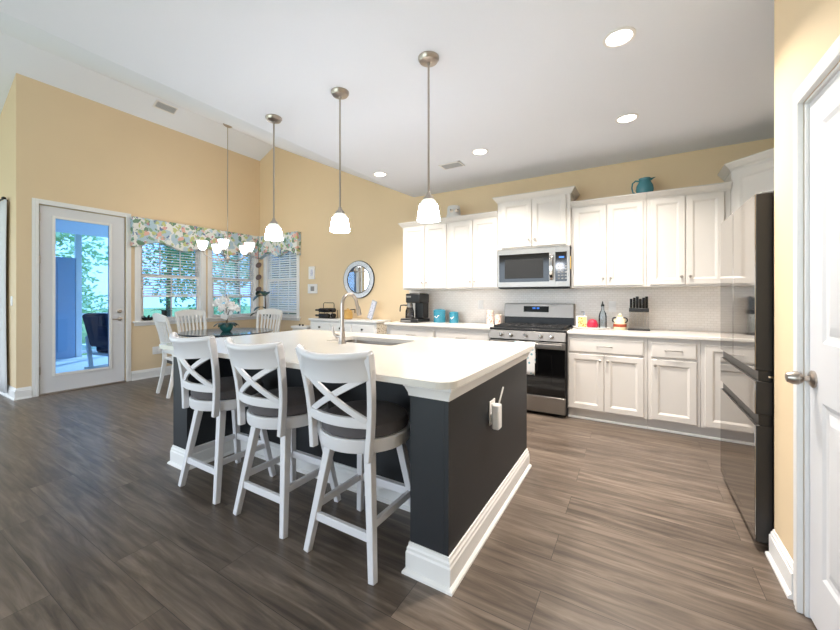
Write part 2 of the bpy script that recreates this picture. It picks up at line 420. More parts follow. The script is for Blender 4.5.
# patio door ----------------------------------------------------------
y0, y1, zt = DR[0]+.015, DR[1]-.015, DR[3]-.012; xd = W-.06
g0, g1, gz0, gz1 = 1.668, 2.252, .255, 2.308
m = wallgrid(MB((W, y0, 0)), 'y', xd, .045, y0, y1, .02, zt, [(g0, g1, gz0, gz1)])
door = struct(m.build('door_1', 'door_white', bevel=.002, smooth=False))
m = MB((W, y0, 0))
for a, b, c, d in ((g0-.03, g0+.004, gz0-.03, gz1+.03), (g1-.004, g1+.03, gz0-.03, gz1+.03), (g0+.004, g1-.004, gz0-.03, gz0+.004), (g0+.004, g1-.004, gz1-.004, gz1+.03)): m.box(xd+.045, xd+.058, a, b, c, d)
m.build('glass_frame', 'trim_white', door, bevel=.004)
MB((W, y0, 0)).box(xd+.018, xd+.026, g0, g1, gz0, gz1).build('glass_pane', 'window_glass', door)
RY = Matrix.Rotation(PI/2, 3, 'Y')
for nm, z in (('door_knob', .945), ('deadbolt', 1.06)):
    m = MB((W, y0, 0)); m.lathe([(.03, 0), (.03, .008), (.022, .012), (.012, .014)], (xd+.045, 2.375, z), 20, RY)
    if nm == 'door_knob':
        m.tube([(xd+.055, 2.375, z), (xd+.1, 2.375, z), (xd+.105, 2.34, z), (xd+.105, 2.27, z)], .009)
    else: m.box(xd+.055, xd+.075, 2.368, 2.382, z-.018, z+.018)
    m.build(nm, 'nickel', door)
for z in (.32, .98, 1.75, 2.30):
    MB((W, y0, 0)).tube([(W+.003, y0-.008, z-.05), (W+.003, y0-.008, z+.05)], .01).build('hinge', 'nickel', door)
MB((W, y0, 0)).box(xd-.06, W+.02, y0-.01, y1+.01, .0, .018).build('threshold', 'nickel', door)

# pantry door ---------------------------------------------------------
y0, y1, zt = DP[0]+.0135, DP[1]-.0135, DP[3]-.0135
m = MB((0, 0, 0)); hw = (y1-y0)
rg = [(.0, -.032), (0, 0), (.115, 0), (.13, -.006), (.145, -.008), (.175, -.001), (.18, 0)]
for (za, zb) in ((.0, 1.0), (1.0, zt-.012)):
    ex = .06 if za == 0 else 0
    # two panels; rings face -Y locally, rotated so that -Y becomes -X
    r2 = [(i, o) for i, o in rg]
    vs = []
    for ins, out in r2:
        b_ = .0 if ins == 0 else (ins+.10 if za == 0 else ins-.03); t_ = 0 if ins == 0 else (ins-.0 if za > 0 else ins+.02)
        vs += [(-hw/2+ins, -out, za+b_), (hw/2-ins, -out, za+b_), (hw/2-ins, -out, zb-t_), (-hw/2+ins, -out, zb-t_)]
    fs = []
    for i in range(len(r2)-1):
        for k in range(4): fs.append((4*i+k, 4*i+(k+1) % 4, 4*i+4+(k+1) % 4, 4*i+4+k))
    fs += [tuple(4*(len(r2)-1)+k for k in range(4)), (3, 2, 1, 0)]
    m.add(vs, fs)
pd = struct(m.build('door_2', 'door_white', angle=12)); pd.location = (XP+.012, (y0+y1)/2, .012); pd.rotation_euler = (0, 0, -PI/2)
m = MB()
kx = -hw/2+.042
m.lathe([(.033, 0), (.033, .006), (.026, .011), (.011, .014), (.010, .028), (.019, .034), (.026, .045), (.025, .062), (.017, .077), (.0001, .082)], (kx, 0, .94), 24, Matrix.Rotation(PI/2, 3, 'X'))
m.build('door_knob', 'nickel', pd)

# windows --------------------------------------------------------------
def window(idx, axis, a0, a1, z0, z1, zm):
    # local frame: u along wall, v toward the room (0 = wall face)
    if axis == 'w': F = lambda u, v, z: (W+v, u, z)
    else: F = lambda u, v, z: (u, D-v, z)
    def bx(m, u0, u1, v0, v1, za, zb):
        p = F(u0, v0, za); q = F(u1, v1, zb)
        m.box(min(p[0], q[0]), max(p[0], q[0]), min(p[1], q[1]), max(p[1], q[1]), za, zb)
    m = MB()
    bx(m, a0-.075, a0, 0, .016, z0-.02, z1+.07); bx(m, a1, a1+.075, 0, .016, z0-.02, z1+.07); bx(m, a0, a1, 0, .016, z1, z1+.07)
    for u0, u1 in ((a0, a0+.012), (a1-.012, a1)): bx(m, u0, u1, -.12, 0, z0, z1)
    bx(m, a0, a1, -.12, 0, z1-.012, z1)
    wo = struct(m.build('window_%d' % idx, 'trim_white', bevel=.003))
    m = MB(); bx(m, a0-.10, a1+.10, -.12, .045, z0-.03, z0); bx(m, a0-.08, a1+.08, 0, .014, z0-.075, z0-.03)
    m.build('window_sill', 'trim_white', wo, bevel=.004)
    for nm, za, zb, v in (('lower_sash', z0, zm+.02, -.065), ('upper_sash', zm-.02, z1-.012, -.1)):
        m = MB(); b = .045
        bx(m, a0+.012, a0+.012+b, v, v+.03, za, zb); bx(m, a1-.012-b, a1-.012, v, v+.03, za, zb)
        bx(m, a0+.012+b, a1-.012-b, v, v+.03, za, za+b); bx(m, a0+.012+b, a1-.012-b, v, v+.03, zb-b, zb)
        for k in ((1, 2) if nm == 'upper_sash' else (1.5,) if idx == 1 else (1, 2)):
            u = a0+(a1-a0)*k/3; bx(m, u-.008, u+.008, v+.008, v+.024, za+b, zb-b)
        if idx > 1: bx(m, a0+.05, a1-.05, v+.008, v+.024, (za+zb)/2-.008, (za+zb)/2+.008)
        sash = m.build(nm, 'trim_white', wo)
        m = MB(); bx(m, a0+.05, a1-.05, v+.013, v+.017, za+.04, zb-.04); m.build('glass_pane', 'window_glass', sash)
    return wo
window(1, 'w', *W1, 1.61); window(2, 'w', *W2, 1.61); window(3, 'n', *WN, 1.61)
# the great-room window and its trim
m = MB(); m.box(-8.77, -8.7, YG-.016, YG, .2, 2.47); m.box(-7.6, -7.53, YG-.016, YG, .2, 2.47); m.box(-8.7, -7.6, YG-.016, YG, 2.4, 2.47); m.box(-8.8, -7.5, YG-.03, YG+.1, .2, .25)
m.box(-8.18, -8.12, YG+.04, YG+.08, .25, 2.4)
wo = struct(m.build('window_4', 'trim_white', bevel=.003))
MB().box(-8.7, -7.6, YG+.055, YG+.06, .25, 2.4).build('glass_pane', 'window_glass', wo)

# ------------------------------------------------------------------ kitchen cabinets along the north wall
DOOR = [(0, -.02), (0, -.003), (.003, 0), (.05, 0), (.056, -.003), (.068, -.011), (.07, -.011)]
DRAW = [(0, -.02), (0, -.006), (.006, -.001), (.012, 0), (.02, 0)]
def knob(par, x, y, z, o):
    MB(o).lathe([(.006, 0), (.006, .012), (.013, .018), (.014, .024), (.009, .029), (.0001, .03)], (x, y, z), 14, Matrix.Rotation(PI/2, 3, 'X')).build('knob', 'nickel', par)
def pull(par, x, y, z, o, L=.13):
    m = MB(o); m.tube([(x-L/2, y, z), (x-L/2+.006, y-.025, z), (x, y-.03, z), (x+L/2-.006, y-.025, z), (x+L/2, y, z)], .0055, 8)
    m.build('pull', 'nickel', par)
def cab_door(par, o, x0, x1, z0, z1, y, kx=None, kz=None):
    d = MB(o).rings(x0, x1, z0, z1, y, DOOR).build('door', 'cabinet_white', par, angle=20)
    if kx is not None: knob(d, kx, y, kz, o)
    return d
def cab_drawer(par, o, x0, x1, z0, z1, y, L=.13):
    d = MB(o).rings(x0, x1, z0, z1, y, DRAW).build('drawer', 'cabinet_white', par, angle=20)
    if L: pull(d, (x0+x1)/2, y, (z0+z1)/2, o, L)
    return d
CROWN = [(0, 0), (.006, 0), (.010, .012), (.022, .022), (.026, .03), (.045, .055), (.05, .058), (.05, .07), (0, .07)]
YU = D-.325                                     # front of the upper boxes; doors stand .02 proud
def upper(label, x0, x1, z0, z1, y, doors, crown_z, crown_path):
    o = ((x0+x1)/2, D-.16, z0)
    t = thing('wall_cabinet', label, 'cabinet', o)
    MB(o).box(x0, x1, y, D-.009, z0, z1).build('body', 'cabinet_white', t, bevel=.002)
    MB(o).sweep([(a, b, crown_z) for a, b in crown_path], CROWN).build('crown_moulding', 'cabinet_white', t, angle=18)
    for a, b, k in doors: cab_door(t, o, a, b, z0+.02, z1-.05, y-.02, k, z0+.095)
    return t
zU0, zU1, zc = 1.372, 2.30, 2.255
yf = YU-.002
upper('white two-door wall cabinet above the coffee maker, at the left end of the run', -2.858, -2.132, zU0, zU1, YU, [(-2.835, -2.492, -2.522), (-2.484, -2.160, -2.454)], zc, [(-2.858, D-.01), (-2.858, yf), (-2.132, yf)])
upper('white two-door wall cabinet left of the microwave, with a white face jar on its top', -2.130, -1.452, zU0, zU1, YU, [(-2.102, -1.786, -1.815), (-1.778, -1.462, -1.75)], zc, [(-2.130, yf), (-1.452, yf)])
upper('raised white two-door wall cabinet directly above the steel microwave', -1.449, -.617, 1.842, 2.46, YU-.035, [(-1.398, -1.038, -1.068), (-1.029, -.664, -.999)], 2.415, [(-1.449, D-.01), (-1.449, yf-.035), (-.617, yf-.035), (-.617, D-.01)])
upper('white two-door wall cabinet right of the microwave, with the teal pitcher on its top', -.614, .096, zU0, zU1, YU, [(-.59, -.268, -.298), (-.26, .066, -.228)], zc, [(-.614, yf), (.096, yf)])
upper('white two-door wall cabinet at the right end, partly mirrored in the refrigerator', .098, .753, zU0, zU1, YU, [(.126, .411, .381), (.419, .705, .449)], zc, [(.098, yf), (.753, yf)])
# diagonal corner cabinet
o = (.755, D-.009, zU0); t = thing('corner_wall_cabinet', 'tall white diagonal corner cabinet high behind the refrigerator', 'cabinet', o)
cx0, cx1 = .755, XE-.002; poly = [(cx0, D-.009), (cx0, D-.335), (cx0+.31, D-.64), (cx1, D-.64), (cx1, D-.009)]
MB(o).prism(poly, zU0, 2.47).build('body', 'cabinet_white', t, bevel=.002)
MB(o).sweep([(a, b, 2.43) for a, b in poly[:4]], CROWN).build('crown_moulding', 'cabinet_white', t, angle=18)
dm = MB(); dl = .43; dm.rings(-dl/2+.03, dl/2-.03, .03, 1.03, 0, DOOR)
mtx = Matrix.Translation(Vector((cx0+.155, D-.4875, zU0)) - Vector(o)) @ Matrix.Rotation(-math.radians(44.6), 4, 'Z') @ Matrix.Translation((0, -.021, 0))
dm.v = [mtx @ v for v in dm.v]; dm.build('door', 'cabinet_white', t, angle=20)

# base cabinets
YB = D-.60
def basecab(label, x0, x1, drawers, doors, cat='cabinet'):
    o = ((x0+x1)/2, YB+.3, 0); t = thing('base_cabinet', label, cat, o)
    MB(o).box(x0, x1, YB, D-.009, .10, .884).build('body', 'cabinet_white', t, bevel=.002)
    MB(o).box(x0, x1, YB+.05, D-.03, 0, .10).build('toe_kick', 'cabinet_white', t)
    MB(o).sweep([(x0, YB+.05), (x1, YB+.05)], [(0, 0), (.016, 0), (.014, .012), (.006, .018), (0, .018)]).build('shoe_moulding', 'trim_white', t)
    for a, b in drawers: cab_drawer(t, o, a, b, .703, .842, YB-.02)
    for a, b, k in doors: cab_door(t, o, a, b, .118, .682, YB-.02, k, .628)
basecab('white base cabinet under the coffee maker, with drawers, left of the range', -2.95, -2.188, [(-2.878, -2.202)], [(-2.878, -2.545, -2.575), (-2.535, -2.202, -2.505)])
basecab('white base cabinet touching the left side of the range, under the teal canisters', -2.186, -1.455, [(-2.174, -1.465)], [(-2.174, -1.825, -1.855), (-1.815, -1.465, -1.785)])
basecab('white base cabinet right of the range with one wide drawer over two doors', -.612, .098, [(-.595, .066)], [(-.6, -.274, -.304), (-.266, .066, -.236)])
basecab('narrow white base cabinet with a single door and drawer, under the bare counter', .1, .498, [(.128, .470)], [(.128, .470, .158)])
basecab('white blind corner base cabinet half hidden by the refrigerator', .50, XE-.002, [], [])
cb = C.objects[-1]
t = [x for x in C.objects if x.get('label', '').startswith('white blind corner')][0]
cab_door(t, (t.location.x, t.location.y, 0), .53, .86, .118, .842, YB-.02, None, None)

tag(MB((-2.2, D-.3, .885)).box(-2.965, -1.452, D-.64, D-.009, .886, .916).build('countertop', 'counter_wall', bevel=.004), 'white countertop left of the range carrying the coffee maker and canisters', 'countertop')
tag(MB((.4, D-.3, .885)).box(-.614, XE-.002, D-.64, D-.009, .886, .916).build('countertop', 'counter_wall', bevel=.004), 'white countertop right of the range carrying the tray and knife block', 'countertop')

# ------------------------------------------------------------------ range
o = (-1.03, 4.4, 0); x0, x1, yF = -1.446, -.620, 4.075
t = thing('gas_range', 'stainless steel gas range with a black oven door between the base cabinets', 'stove', o)
MB(o).box(x0, x1, yF+.02, D-.012, .03, .895).build('body', 'iron', t, bevel=.003)
MB(o).box(x0+.03, x1-.03, yF+.08, D-.05, 0, .03).build('foot', 'iron', t)
MB(o).box(x0, x1, yF-.005, D-.09, .896, .922).build('cooktop', 'black', t, bevel=.008)
m = MB(o)
for gx0, gx1 in ((x0+.04, -1.16), (-1.145, -.92), (-.905, x1-.04)):
    for a in (gx0, gx1): m.box(a-.006, a+.006, yF+.05, D-.13, .922, .945)
    for b in (yF+.05, (yF+D-.13+.05)/2, D-.13): m.box(gx0, gx1, b-.006, b+.006, .922, .945)
    for b in (yF+.17, D-.27): m.box(gx0, gx1, b-.004, b+.004, .932, .945); m.box((gx0+gx1)/2-.004, (gx0+gx1)/2+.004, b-.1, b+.1, .932, .945)
m.build('burner_grate', 'iron', t, bevel=.002)
m = MB(o)
for bx_, by_ in ((-1.28, yF+.17), (-.78, yF+.17), (-1.28, D-.27), (-.78, D-.27), (-1.03, (yF+D)/2-.03)):
    MB(o).lathe([(.045, .921), (.045, .930), (.03, .933), (.03, .938), (.0001, .939)], (bx_, by_, 0), 20).build('burner', 'iron', t)
# sloped control panel
cp = MB(o).add([(x, y, z) for x in (x0, x1) for y, z in ((yF+.03, .795), (yF-.035, .800), (yF-.005, .893), (yF+.03, .893))],
     [(0, 1, 2, 3), (7, 6, 5, 4), (0, 4, 5, 1), (1, 5, 6, 2), (2, 6, 7, 3), (3, 7, 4, 0)]).build('control_panel', 'steel', t, bevel=.003)
RXk = Matrix.Rotation(PI/2-.31, 3, 'X')
for kx in (-1.30, -1.19, -1.03, -.87, -.76):
    kb = MB(o).lathe([(.024, 0), (.024, .006), (.019, .01), (.017, .034), (.014, .037), (.0001, .037)], (kx, yF-.024, .846), 18, RXk).build('knob', 'chrome', cp)
    MB(o).bar((kx-.004, yF-.058, .835), (kx-.004, yF-.052, .858), .005, .004).build('pointer', 'iron', kb)
od = MB(o).box(x0+.003, x1-.003, yF-.025, yF+.018, .218, .788).build('oven_door', 'black_gloss', t, bevel=.004)
MB(o).box(x0+.003, x1-.003, yF-.032, yF-.022, .715, .788).build('door_top_trim', 'steel', od, bevel=.003)
m = MB(o); m.box(x0+.03, x1-.03, yF-.085, yF-.065, .735, .775)
for hx in (x0+.05, x1-.05): m.box(hx-.012, hx+.012, yF-.07, yF-.03, .742, .768)
m.build('handle', 'steel', od, bevel=.005)
MB(o).box(x0+.14, x1-.14, yF-.027, yF-.024, .34, .66).build('oven_window', 'black_gloss', od, bevel=.001)
MB(o).box(x0+.003, x1-.003, yF-.025, yF+.018, .038, .21).build('storage_drawer', 'steel', t, bevel=.006)
bgp = MB(o).box(x0, x1, D-.085, D-.012, .9, 1.02).build('backguard', 'black', t, bevel=.003)
m = MB(o).add([(x, y, z) for x in (x0, x1) for y, z in ((D-.012, 1.02), (D-.115, 1.02), (D-.085, 1.185), (D-.012, 1.19))],
     [(0, 1, 2, 3), (7, 6, 5, 4), (0, 4, 5, 1), (1, 5, 6, 2), (2, 6, 7, 3), (3, 7, 4, 0)]).build('steel_panel', 'steel', bgp, bevel=.004)
yq = lambda z: D-.115+(z-1.02)/.165*.03
def slab(mb, xa, xb, za, zb, th): mb.add([(x, yq(z)-k, z) for x in (xa, xb) for z in (za, zb) for k in (0, th)], [(0, 1, 3, 2), (4, 6, 7, 5), (0, 4, 5, 1), (2, 3, 7, 6), (0, 2, 6, 4), (1, 5, 7, 3)]); return mb
dp = slab(MB(o), -1.20, -.90, 1.085, 1.155, .003).build('display_panel', 'black_gloss', bgp)
m = MB(o)
for k, wd in enumerate((.010, .010, .004, .010, .010)): slab(m, -1.09+k*.017, -1.09+k*.017+wd, 1.122, 1.142, .004)
m.build('clock_digits', 'screen_blue', dp)
# dish towel over the oven handle
m = MB((-1.03, yF-.09, .6)); n = 12
for side, yy, zb in ((0, yF-.094, .44), (1, yF-.058, .56)):
    vs = []; fs = []
    for i in range(n+1):
        for j in range(9):
            x = -1.135+.22*i/n; z = .781+(zb-.781)*j/8
            vs.append((x, yy+(.005*math.sin(i*1.9)*(j/8) if side == 0 else -.0), z))
    for i in range(n):
        for j in range(8): fs.append((i*9+j, i*9+j+1, i*9+j+10, i*9+j+9))
    m.add(vs, fs)
m.add([(-1.135, yF-.094, .781), (-1.135, yF-.058, .781), (-.915, yF-.058, .781), (-.915, yF-.094, .781)], [(0, 1, 2, 3)])
tag(m.build('dish_towel', 'towel_pattern', solid=.003), 'white dish towel with pale blue print hanging on the oven handle', 'towel')

# ------------------------------------------------------------------ microwave
o = (-1.03, 4.5, 1.375); x0, x1, yM, z0, z1 = -1.445, -.622, 4.35, 1.378, 1.838
t = thing('microwave_oven', 'stainless over-the-range microwave below the raised wall cabinet', 'microwave', o)
MB(o).box(x0, x1, yM+.03, D-.012, z0, z1).build('body', 'iron', t, bevel=.003)
d = MB(o); d.m = None
xs = -.775
for a, b, c_, e in ((x0, xs, z0+.01, z0+.068), (x0, xs, z1-.062, z1-.002), (x0, x0+.022, z0+.068, z1-.062), (xs-.065, xs, z0+.068, z1-.062)): d.box(a, b, yM, yM+.03, c_, e)
dd = d.build('door', 'steel', t)
MB(o).box(x0+.02, xs-.06, yM+.004, yM+.028, z0+.065, z1-.06).build('window', 'black_gloss', dd)
MB(o).box(x0+.09, xs-.13, yM+.0025, yM+.005, z0+.11, z1-.125).build('window_mesh', 'iron', dd, bevel=.002)
m = MB(o); m.ribbon([(xs-.038, yM-.012, z0+.085), (xs-.038, yM-.038, z0+.13), (xs-.038, yM-.042, (z0+z1)/2), (xs-.038, yM-.038, z1-.13), (xs-.038, yM-.012, z1-.09)], .032, .014, (0, 1, 0)); m.bar((xs-.038, yM+.01, z0+.09), (xs-.038, yM-.02, z0+.09), .03, .012); m.bar((xs-.038, yM+.01, z1-.095), (xs-.038, yM-.02, z1-.095), .03, .012)
m.build('handle', 'chrome', dd, bevel=.003)
p = MB(o)
for a, b, c_, e in ((xs+.002, x1, z0+.01, z0+.068), (xs+.002, x1, z1-.062, z1-.002), (x1-.03, x1, z0+.068, z1-.062)): p.box(a, b, yM, yM+.03, c_, e)
p.build('control_frame', 'steel', t)
cpn = MB(o).box(xs+.002, x1-.028, yM+.003, yM+.028, z0+.065, z1-.06).build('control_panel', 'black_gloss', t)
m = MB(o); m.box(xs+.04, x1-.06, yM+.001, yM+.004, z1-.13, z1-.112); m.build('display', 'screen_blue', cpn)
m = MB(o)
for r in range(5):
    for c_ in range(3): m.box(xs+.028+c_*.036, xs+.05+c_*.036, yM+.0015, yM+.004, z0+.095+r*.034, z0+.107+r*.034)
m.build('keypad', 'grey_face', cpn)
MB(o).box(x0+.02, x1-.02, yM+.02, yM+.2, z0-.012, z0).build('vent_grille', 'iron', t)
tag(MB((-.605, 4.38, 1.6)).box(-.6185, -.612, 4.352, 4.362, 1.58, 1.72).build('hanging_tag', 'yellow_tag', bevel=.002), 'small yellow tag hanging on the right side of the microwave', 'tag')

# ------------------------------------------------------------------ refrigerator
o = (.92, 2.88, 0); xF, y0, y1, zt = .511, 2.452, 3.318, 1.785
t = thing('refrigerator', 'black stainless french-door refrigerator standing beside the pantry wall', 'refrigerator', o)
MB(o).box(xF+.075, XE-.06, y0+.006, y1-.006, .03, zt-.012).build('case', 'fridge_side', t, bevel=.004)
MB(o).box(xF+.09, XE-.1, y0+.03, y1-.03, 0, .03).build('base_grille', 'iron', t)
ym = 2.93
def fpanel(nm, ya, yb, za, zb):
    # door slab with a mirror-dark front face and dark edges
    d = MB(o).box(xF+.004, xF+.068, ya, yb, za, zb).build(nm, 'fridge_side', t, bevel=.004)
    MB(o).box(xF, xF+.005, ya+.001, yb-.001, za+.001, zb-.001).build('steel_front', 'black_steel', d, bevel=.0015)
    return d
fpanel('door', y0, ym-.003, .90, zt); fpanel('door', ym+.003, y1, .90, zt)
fpanel('drawer', y0, y1, .682, .848); fpanel('drawer', y0, y1, .045, .628)
for z, zz in ((.848, .90), (.628, .682)): MB(o).box(xF+.014, xF+.066, y0+.004, y1-.004, z+.0005, zz-.0005).build('recessed_grip', 'black', t)
MB(o).box(xF+.03, xF+.2, y0+.02, y0+.09, zt-.012, zt+.012).build('hinge_cover', 'grey_face', t, bevel=.004)
MB(o).box(xF+.03, xF+.2, y1-.09, y1-.02, zt-.012, zt+.012).build('hinge_cover', 'grey_face', t, bevel=.004)
m = MB(o); m.box(xF+.05, xF+.11, y0-.004, y0+.01, .868, .878); m.build('hinge_pin', 'chrome', t)

# ------------------------------------------------------------------ island
o = (-1.86, 2.1, 0)
t = thing('kitchen_island', 'large charcoal kitchen island with white base moulding in the middle of the room', 'kitchen island', o)
xa, xb, ya, yk, yb = -3.02, -.695, 1.435, 1.86, 2.77
m = MB(o); m.box(xa+.021, xb-.021, yk, yk+.02, .0, .886); m.box(xa+.021, xb-.021, yb-.02, yb, 0, .886); m.box(xa, xa+.02, ya, yb, 0, .886); m.box(xb-.02, xb, ya, yb, 0, .886); m.box(xa+.021, xb-.021, yk+.021, yb-.021, .08, .1)
m.build('cabinet_body', 'island_dark', t)
MB(o).box(xb-.195, xb-.021, ya, yk+.002, 0, .886).build('end_post', 'island_dark', t)
MB(o).box(xa+.021, xa+.195, ya, yk+.002, 0, .886).build('end_post', 'island_dark', t)
outl = [(xa, yb), (xa, ya), (xa+.195, ya), (xa+.195, yk), (xb-.195, yk), (xb-.195, ya), (xb, ya), (xb, yb)]
IB = [(0, 0), (.030, 0), (.029, .010), (.020, .019), (.016, .021), (.016, .095), (.012, .104), (.012, .116), (.007, .124), (.005, .138), (0, .14)]
MB(o).sweep(outl+[], IB, closed=True).build('base_moulding', 'trim_white', t, angle=18)
TM = [(0, .815), (.006, .815), (.008, .83), (.02, .858), (.024, .862), (.024, .8865), (0, .8865)]
MB(o).sweep(outl, TM, closed=True).build('top_moulding', 'trim_white', t, angle=18)
# worktop with a sink cut-out
def slab_hole(out, holes, z0, z1):
    b = bmesh.new(); loops = []
    for lp in [out]+holes:
        vs = [b.verts.new((x, y, z1)) for x, y in lp]; es = [b.edges.new((vs[i], vs[(i+1) % len(vs)])) for i in range(len(vs))]; loops += es
    r = bmesh.ops.triangle_fill(b, use_beauty=True, use_dissolve=False, edges=loops)
    fs = [f for f in r['geom'] if isinstance(f, bmesh.types.BMFace)]
    ex = bmesh.ops.extrude_face_region(b, geom=fs); bmesh.ops.translate(b, vec=(0, 0, z0-z1), verts=[v for v in ex['geom'] if isinstance(v, bmesh.types.BMVert)])
    bmesh.ops.recalc_face_normals(b, faces=b.faces); return b
def rrect(x0, x1, y0, y1, r, n=6):
    p = []
    for cx_, cy_, a in ((x1-r, y0+r, -90), (x1-r, y1-r, 0), (x0+r, y1-r, 90), (x0+r, y0+r, 180)):
        for i in range(n+1):
            q = math.radians(a+90*i/n); p.append((cx_+r*math.cos(q), cy_+r*math.sin(q)))
    return p
SK = (-2.16, -1.50, 2.16, 2.52)
b = slab_hole(rrect(-3.07, -.635, 1.33, 2.80, .085, 8), [rrect(*SK, .04, 5)], .888, .918)
me = bpy.data.meshes.new('island_worktop'); b.to_mesh(me); b.free(); me.materials.append(M['counter'])
wt = bpy.data.objects.new('island_worktop', me); C.objects.link(wt)
q = wt.modifiers.new('bevel', 'BEVEL'); q.width = .005; q.segments = 2; q.limit_method = 'ANGLE'; q.angle_limit = math.radians(60)
tag(wt, 'pale quartz worktop with a rounded corner covering the dark island', 'worktop')
# sink
o = (-1.83, 2.34, .68); t = thing('undermount_sink', 'stainless undermount sink set into the island worktop', 'sink', o)
m = MB(o); inn = rrect(SK[0]-.008, SK[1]+.008, SK[2]-.008, SK[3]+.008, .045, 5); n = len(inn)
bot = rrect(SK[0]+.01, SK[1]-.01, SK[2]+.01, SK[3]-.01, .05, 5); fl = rrect(SK[0]-.03, SK[1]+.03, SK[2]-.03, SK[3]+.03, .05, 5)
vs = [(x, y, .886) for x, y in fl]+[(x, y, .886) for x, y in inn]+[(x, y, .70) for x, y in bot]
fs = [(i, (i+1) % n, n+(i+1) % n, n+i) for i in range(n)]+[(n+i, n+(i+1) % n, 2*n+(i+1) % n, 2*n+i) for i in range(n)]+[tuple(range(2*n, 3*n))]
m.add(vs, fs); m.build('basin', 'sink_steel', t, recalc=False)
MB(o).lathe([(.0001, .701), (.03, .701), (.042, .704), (.045, .706)], (-1.83, 2.34, 0), 20).build('drain', 'chrome', t)
# faucet
fx, fy = -1.89, 2.075; o = (fx, fy, .918)
t = thing('gooseneck_faucet', 'tall brushed nickel gooseneck faucet behind the stools on the island', 'faucet', o)
MB(o).lathe([(.03, .918), (.03, .926), (.025, .935), (.022, .96), (.019, 1.0), (.016, 1.04)], (fx, fy, 0), 20).build('base', 'nickel', t)
pts = [(fx, fy, 1.03), (fx, fy, 1.215)]+[(fx+.014*(1-math.cos(a)), fy+.066*(1-math.cos(a)), 1.215+.075*math.sin(a)) for a in [PI*k/12 for k in range(1, 12)]]+[(fx+.029, fy+.136, 1.205), (fx+.031, fy+.142, 1.19)]
MB(o).tube(pts, .0135, 14).build('neck', 'nickel', t)
MB(o).tube([(fx+.031, fy+.142, 1.195), (fx+.034, fy+.155, 1.14), (fx+.035, fy+.158, 1.125)], [.0165, .019, .016], 14).build('spray_head', 'nickel', t)
h = MB(o); h.tube([(fx, fy, .965), (fx-.05, fy-.01, .972), (fx-.075, fy-.012, .985), (fx-.09, fy-.014, 1.05)], [.014, .014, .009, .006], 10); h.build('lever', 'nickel', t)

# outlet plate and plug-in on the island end
o = (-.695, 1.99, .62); t = thing('outlet_plate', 'white outlet plate on the charcoal end of the island', 'outlet', o)
MB(o).box(-.6945, -.688, 1.945, 2.035, .555, .69).build('plate', 'plastic_white', t, bevel=.003)
MB(o).box(-.689, -.686, 1.965, 2.015, .575, .67).build('receptacle', 'plastic_white', t, bevel=.002)
o = (-.65, 1.92, .6); t = thing('plug_in_extender', 'white plug-in device with a small antenna on the island outlet', 'wifi extender', o)
MB(o).box(-.687, -.672, 1.955, 1.99, .575, .62).build('plug', 'plastic_white', t)
MB(o).box(-.672, -.632, 1.925, 1.985, .545, .68).build('body', 'plastic_white', t, bevel=.008)
MB(o).bar((-.65, 1.975, .665), (-.64, 2.03, .76), .012, .007, (1, 0, 0)).build('antenna', 'plastic_white', t, bevel=.002)
def wall_outlet(label, x, z, cat='outlet', wd=.075, holes=True):
    o = (x, D-.012, z); t = thing('wall_outlet', label, cat, o)
    MB(o).box(x-wd/2, x+wd/2, D-.0135, D-.008, z-.06, z+.06).build('plate', 'plastic_white', t, bevel=.002)
    for dz in (-.022, .022): MB(o).box(x-.017, x+.017, D-.0155, D-.0125, z+dz-.015, z+dz+.015).build('receptacle', 'plastic_white', t, bevel=.002)
wall_outlet('white wall outlet on the backsplash left of the range', -1.80, 1.165)
wall_outlet('white wall outlet on the backsplash behind the blue bottle and the face jar', -.225, 1.16)
